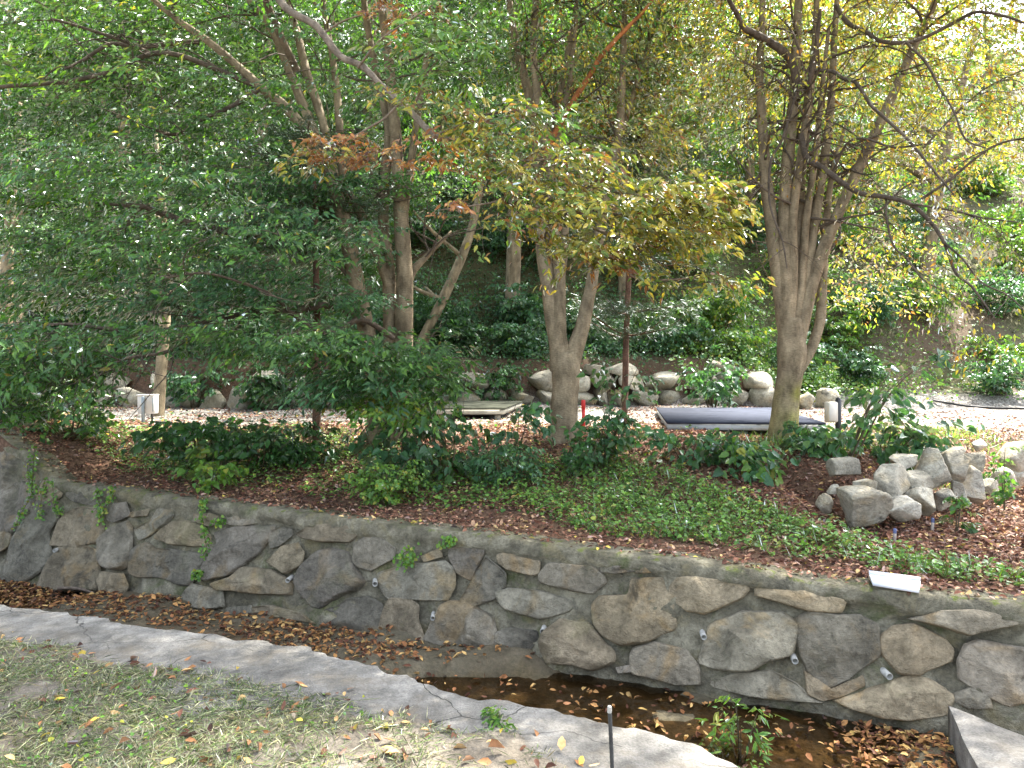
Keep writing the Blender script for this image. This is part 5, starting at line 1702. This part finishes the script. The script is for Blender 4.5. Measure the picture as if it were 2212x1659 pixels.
leaves(hc, p + np.column_stack([np.zeros(n), -rng.uniform(0, .15, n), rng.uniform(.02, .34, n)]), np.column_stack([np.cos(a), np.sin(a) - .4, rng.uniform(-.9, .1, n)]), np.array([0, -.8, .8]) + .5 * rng.standard_normal((n, 3)), L, L * .62, np.where((p[:, 0] > 3.5)[:, None], pick(LIME, n), pick(TEAL, n)), 'd', .15, .15)  # sunlight on the right side is put into the leaf colour here too
tag(hc.obj('hillside_undergrowth', M_LEAF), 'dense creeping green undergrowth covering the hillside', 'undergrowth', kind='stuff')

# ------------------------------------------------------------------ made things
def deck(label, corners, ztop_, mat_top, mat_edge, legs, ground_drop, joist=True):
    """corners: front-left, front-right, back-right, back-left in plan; a raised camping platform"""
    c = np.array(corners, float)
    root = empty('camping_deck', (*c.mean(0), ztop_ - ground_drop), label, 'deck')

    def slab(z0, z1, inset, mat, name):
        m = MB()
        cc = c.mean(0) + (c - c.mean(0)) * (1 - inset)
        v = np.concatenate([np.column_stack([cc, np.full(4, z0)]), np.column_stack([cc, np.full(4, z1)])])
        m.add(v, [[3, 2, 1, 0], [4, 5, 6, 7], [0, 1, 5, 4], [1, 2, 6, 5], [2, 3, 7, 6], [3, 0, 4, 7]])
        part(m, name, mat, root)
    slab(ztop_ - .029, ztop_, 0.0, mat_top, 'deck_top')
    slab(ztop_ - .105, ztop_ - .031, .012, mat_edge, 'edge_frame')
    slab(ztop_ - .125, ztop_ - .107, .06, M_DARKT, 'underframe')
    for f in legs:
        for g in (.06, .5, .94):
            p = (c[0] * (1 - f) + c[1] * f) * (1 - g) + (c[3] * (1 - f) + c[2] * f) * g
            gz = float(H(p[0], p[1]))
            m = MB()
            box(m, (p[0], p[1], (gz - .06 + ztop_ - .107) / 2), (.09, .09, max(.05, ztop_ - .107 - gz + .06)), 0, 0, (1, 1, 1), .006)
            part(m, 'leg', mat_edge, root)


def gp(u, v, z):
    x, y = g0(u, v, z)
    return (x, y)


deck('low blue grey platform deck behind the many stemmed tree', [gp(667, 421.5, .95), gp(826, 422.5, .95), (4.52, 12.25), (2.5, 12.2)], .95, M_DECKB, plain('pale_grey_deck_edge', (.42, .45, .44), .7, 0, .15, 6), (.03, .5, .97), .14)
deck('raised mossy grey platform deck on pale legs behind the three trunked tree', [(-2.1, 11.45), (-.12, 11.45), (.22, 14.1), (-1.8, 14.1)], .985, M_DECKG, M_DECKT, (.05, .5, .93), .2)

# white cabinet on a steel post, left
c = P(148.0, 404.5, 10.3)
gz = float(H(c[0], c[1]))
root = empty('utility_cabinet', (c[0], c[1], gz), 'white metal utility cabinet on a grey steel post beside the gravel', 'cabinet')
m = MB()
box(m, (c[0], c[1], c[2]), (.235, .15, .265), .05, 0, (1, 1, 1), .008)
part(m, 'cabinet_body', M_WHITEB, root)
m = MB()
box(m, (c[0] - .005, c[1] + .0, c[2] + .139), (.255, .18, .016), .05, 0, (1, 1, 1), .004)
part(m, 'lid', M_WHITEB, root)
m = MB()
box(m, (c[0] - .02, c[1] - .098, (c[2] + .12 + gz - .1) / 2), (.038, .036, c[2] + .12 - gz + .1), .05, 0, (1, 1, 1), .004)
part(m, 'post', M_GALV, root)
m = MB()
box(m, (c[0] + .055, c[1] + .01, (c[2] - .132 + gz - .1) / 2), (.022, .022, c[2] - .132 - gz + .1), 0, 0, (1, 1, 1), .003)
part(m, 'conduit', M_BLACK, root)
m = MB()
box(m, (c[0] + .112, c[1] - .079, c[2] + .0), (.012, .012, .20), .05, 0, (1, 1, 1), .002)
part(m, 'hinge_strip', M_GALV, root)
# black cable curling from it over the ground
cb = MB()
pts = []
for a, b in ((.05, -.02), (.25, -.10), (.5, -.22), (.62, -.42), (.5, -.62), (.3, -.70), (.15, -.95)):
    x, y = c[0] + a, c[1] + b
    pts.append((x, y, float(H(x, y)) + .022))
tube(cb, pts, [.014] * len(pts), 7, 4, 0)
tag(cb.obj('cable', M_BLACK, None, True), 'black cable lying curled on the ground beside the white cabinet', 'cable')

# beige socket box on a black post, right
c = P(831.5, 412, 8.55)
gz = float(H(c[0], c[1]))
root = empty('socket_box', (c[0], c[1], gz), 'beige electrical socket box mounted on a black post at the deck corner', 'socket box')
m = MB()
box(m, (c[0] - .005, c[1], c[2]), (.125, .11, .245), .25, 0, (1, 1, 1), .012)
part(m, 'box_body', M_BEIGEB, root)
m = MB()
box(m, (c[0] - .022, c[1] - .066, c[2]), (.098, .020, .215), .25, 0, (1, 1, 1), .006)
part(m, 'door', M_BEIGEB, root)
m = MB()
box(m, (c[0] + .092, c[1] + .02, (c[2] + .15 + gz - .1) / 2), (.055, .055, c[2] + .15 - gz + .1), .25, 0, (1, 1, 1), .006)
part(m, 'post', M_BLACK, root)
m = MB()
tube(m, [(c[0] + .092, c[1] + .02, c[2] + .148), (c[0] + .092, c[1] + .02, c[2] + .165), (c[0] + .092, c[1] + .02, c[2] + .178)], [.030, .026, .012], 10, 2, 0)
part(m, 'post_cap', M_BLACK, root, True)

# red stake behind the forked tree
c = P(583.5, 400, 8.9)
gz = float(H(c[0], c[1]))
root = empty('marker_stake', (c[0], c[1], gz), 'red painted stake standing beside the forked tree trunk', 'stake')
m = MB()
v0 = np.array([[-.020, -.010, gz - .1], [.020, -.010, gz - .1], [.020, .010, gz - .1], [-.020, .010, gz - .1], [-.020, -.010, c[2]], [.020, -.010, c[2]], [.020, .010, c[2]], [-.020, .010, c[2]]])
v0[:, 0] += c[0]
v0[:, 1] += c[1]
m.add(v0, [[3, 2, 1, 0], [4, 5, 6, 7], [0, 1, 5, 4], [1, 2, 6, 5], [2, 3, 7, 6], [3, 0, 4, 7]])
part(m, 'stake_shaft', M_RED, root)
m = MB()
box(m, (c[0] - .004, c[1] - .016, c[2] - .055), (.052, .012, .11), 0, 0, (1, 1, 1), .003)
part(m, 'marker_plate', M_RED, root)

# weathered board leaning at the back corner of the left deck
c = P(527, 396, 14.4)
m = MB()
box(m, (0, 0, 0), (.10, .03, .62), 0, .25, (1, 1, 1), .006)
R = np.array([[cos(.35), 0, sin(.35)], [0, 1, 0], [-sin(.35), 0, cos(.35)]])
m.v = [x @ R.T for x in m.v]
o = m.obj('leaning_board', M_DECKT, None, False, (c[0], c[1], float(H(c[0], c[1])) + .26))
tag(o, 'pale weathered board leaning against the bushes behind the mossy grey deck', 'board')

# steel bar stake in the near grass
bx_, by_ = g0(614, 790, .0)
by_ = 2.62
bx_ = (615.5 - 512) / F * by_
root = empty('steel_stake', (bx_, by_, 0), 'thin dark steel bar stuck upright in the grass by the concrete', 'stake')
m = MB()
top = P(609.5, 707, by_)
nseg = 60
f = np.linspace(0, 1, nseg)[:, None]
pp = np.array([bx_, by_, -.15]) * (1 - f) + top * f
rr = .0072 + .0011 * (np.arange(nseg) % 2)
tube(m, pp, rr, 9, 1, 0)
part(m, 'bar', M_REBAR, root, True)
m = MB()
tube(m, [top - [0, 0, .02], top - [0, 0, .004], top + [0, 0, .003]], [.0088, .0088, .007], 9, 2, 0)
part(m, 'cap', M_PVC, root, True)

# white plank end lying in the litter above the wall
m = MB()
q = [np.array([*gp(869, 574, .26), 0]), np.array([*gp(920.5, 579, .26), 0]), np.array([*gp(919, 587.5, .26), 0]), np.array([*gp(873, 582, .26), 0])]
cq = sum(q) / 4
zz = max(float(H(cq[0], cq[1])), float(ztop(st(cq[0], cq[1])[0]))) + .03
root = empty('plastic_plank', (cq[0], cq[1], zz - .02), 'short white plastic plank lying in the leaves above the wall', 'plank')
v = np.array([[p[0], p[1], zz - .012] for p in q] + [[p[0], p[1], zz + .012] for p in q])
v[[0, 3, 4, 7], 2] += .012
m.add(v, [[3, 2, 1, 0], [4, 5, 6, 7], [0, 1, 5, 4], [1, 2, 6, 5], [2, 3, 7, 6], [3, 0, 4, 7]])
part(m, 'plank_face', M_WHITEP, root)
m = MB()
e = q[1] - q[0]
v = np.array([q[0] + [0, 0, zz + .014], q[1] + [0, 0, zz + .0145], q[1] + [0, 0, zz + .034], q[0] + [0, 0, zz + .046]])
bk = norm(np.array([-e[1], e[0], 0])) * .008
v = np.concatenate([v, v + bk])
m.add(v, [[0, 1, 2, 3], [7, 6, 5, 4], [0, 4, 5, 1], [1, 5, 6, 2], [2, 6, 7, 3], [3, 7, 4, 0]])
part(m, 'plank_lip', M_WHITEP, root)

# marker pegs in front of the boulders
for (u, v, D, lab) in ((894, 513, 5.72, 'short blue topped peg standing before the rounded pale boulder'), (932, 498, 6.1, 'short blue topped peg beside the grassy boulder, right of the rounded one')):
    c = P(u, v, D)
    gz = float(H(c[0], c[1]))
    root = empty('marker_peg', (c[0], c[1], gz), lab, 'peg')
    m = MB()
    tube(m, [(c[0], c[1], gz - .05), (c[0] + .006, c[1], gz + .07)], [.013, .013], 10, 3, .04)
    part(m, 'peg_shaft', M_WOODP, root, True)
    m = MB()
    tube(m, [(c[0] + .006, c[1], gz + .071), (c[0] + .007, c[1], gz + .105)], [.0135, .013], 10, 2, .04)
    part(m, 'peg_top', M_BLUE, root, True)

# black hose along the edge of the gravel path
m = MB()
pts = []
for u, D in ((905, 17.6), (935, 17.0), (960, 16.5), (985, 15.9), (1010, 15.2), (1040, 14.6)):
    x, y = hx(u, D), D - 1.2
    pts.append((x, y, float(H(x, y)) + .04))
tube(m, pts, [.026] * 6, 8, 4, 0)
tag(m.obj('hose', M_BLACK, None, True), 'black hose pipe laid along the edge of the sunny gravel path', 'hose')

# concrete slab lying across the stream, right
zs = -.30
q = np.array([gp(948, 705, zs), gp(1120, 770, zs), gp(1060, 900, zs), gp(990, 790, zs)])
m = MB()
n = 12
top = []
for i in range(n + 1):
    for j in range(n + 1):
        a, b = i / n, j / n
        p = (q[0] * (1 - a) + q[1] * a) * (1 - b) + (q[3] * (1 - a) + q[2] * a) * b
        p = p + .008 * fbm(p[None] * 5, 140, 2)[0] * np.array([1, 1]) * (1 if (i in (0, n) or j in (0, n)) else 0)
        top.append([p[0], p[1], zs + .006 * fbm(p[None] * 4, 141, 3)[0] - (.008 if (i in (0, n) or j in (0, n)) else 0)])
top = np.array(top)
ii = np.arange((n + 1) ** 2).reshape(n + 1, n + 1)
m.add(top, np.stack([ii[:-1, :-1], ii[1:, :-1], ii[1:, 1:], ii[:-1, 1:]], -1).reshape(-1, 4)[:, ::-1])
rim = np.concatenate([ii[0, :-1], ii[:-1, -1], ii[-1, :0:-1], ii[:0:-1, 0]])
rv = top[rim]
lowr = rv - [0, 0, .30]
k = len(rim)
m.add(np.concatenate([rv, lowr]), [[a, (a + 1) % k, k + (a + 1) % k, k + a] for a in range(k)])
tag(m.obj('concrete_slab', M_CONC), 'thick grey concrete slab lying across the stream against the wall', 'slab')

# fallen stick at the waterline and loose stones in the bed
m = MB()
sx, sy = g0(58, 588, -.5)
ex, ey = g0(94, 593, -.5)
tube(m, [(sx, sy, -.50), ((sx + ex) / 2, (sy + ey) / 2 + .03, -.49), (ex, ey, -.50)], [.012, .016, .008], 7, 4, .1, (1.3, 1.25, 1.2))
tag(m.obj('fallen_stick', M_BARKD, None, True), 'bare fallen stick lying at the waterline under the wall', 'stick')
for k, (u, v, wp, hp, lab) in enumerate([(220, 612, 26, 12, 'low grey stone on the sand bank under the wall'), (905, 706, 18, 9, 'pale stone in the leaf pile beside the concrete slab'), (893, 716, 10, 7, 'small round stone in the leaf pile beside the concrete slab'),
                                         (680, 714, 16, 5, 'flat stone just breaking the brown water'), (195, 604, 18, 8, 'small grey stone on the sand bank near the wall foot'), (905, 752, 44, 14, 'flat concrete rubble piece half buried in the leaf pile')]):
    x, y = g0(u, v, -.52)
    m = MB()
    rock_mesh(m, (0, 0, 0), (wp / F * y, wp / F * y * .7, hp / F * y * 1.6), rng.uniform(0, 3), 900 + k, 3, 9, (.75, .72, .66), .06)
    tag(m.obj('stream_stone', M_STONE, None, False, (x, y, max(float(H(x, y)), -.57) + hp / F * y * .3)), lab, 'stone')

# creeping vines hanging down the wall face
VN = [(RA, [(160, 140), (165, 220), (185, 270), (165, 330), (130, 390), (105, 450)], 'creeping vine trailing down the wall bend over the slanted stones'),
      (RA, [(195, 60), (190, 160), (185, 240), (178, 300)], 'short vine hanging in the joint at the wall bend'),
      (RA, [(245, 230), (235, 290), (225, 360), (218, 410)], 'ivy strand on the wall left of the small grey coping stone'),
      (RA, [(285, 240), (290, 300), (295, 360), (320, 380)], 'leafy vine clump under the coping beside the mossy hollow'),
      (RA, [(515, 270), (505, 310), (520, 350), (510, 400)], 'creeping vine under the coping above the oval stone'),
      (RA, [(570, 270), (575, 310), (545, 360), (520, 410), (515, 450)], 'vine strand trailing left of the reddish stone'),
      (RA, [(1030, 320), (1022, 380), (1030, 440), (1035, 500), (1045, 560), (1030, 600)], 'long vine strand hanging from the coping beside the notched stone'),
      (RA, [(1090, 430), (1100, 440), (1112, 425)], 'little green vine tuft right of the long hanging strand'),
      (RB, [(850, 360), (880, 330), (920, 320), (915, 370), (880, 395)], 'bright green weed clump growing from the wall above the long dark stone'),
      (RB, [(1065, 285), (1090, 270), (1115, 275)], 'small weed under the coping above the pale cracked stone'),
      (RA, [(985, 695), (1000, 685), (1005, 700)], 'small green sprig growing over a weep pipe mouth')]
for R, pl, lab in VN:
    q = np.array([on_wall((R[0] + a * R[2]) / 3.90625, (R[1] + b * R[2]) / 3.90625) for a, b in pl])
    c3 = wall_pt(q[:, 0], q[:, 1], np.full(len(q), .055))
    root = empty('creeping_vine', c3[0], lab, 'vine')
    sm, lm2 = MB(), MB()
    ln, rd = tube(sm, c3, [.003] * len(c3), 4, 4, 0, (.7, .8, .4))
    i = rng.integers(0, len(ln), 16 * len(pl))
    p = ln[i] + rng.standard_normal((len(i), 3)) * np.array([.022, .012, .022])
    nout = np.array([-WB[0], -WB[1], .5])
    n = len(p)
    leaves(lm2, p, np.column_stack([rng.standard_normal(n), rng.standard_normal(n) * .3, -rng.random(n) - .2]), nout + .4 * rng.standard_normal((n, 3)), .034 * rng.uniform(.6, 1.2, n), .026, pick(LIME, n), 'o', .15, .1)
    part(sm, 'stem', M_BARKD, root, True)
    part(lm2, 'foliage', M_LEAF, root)
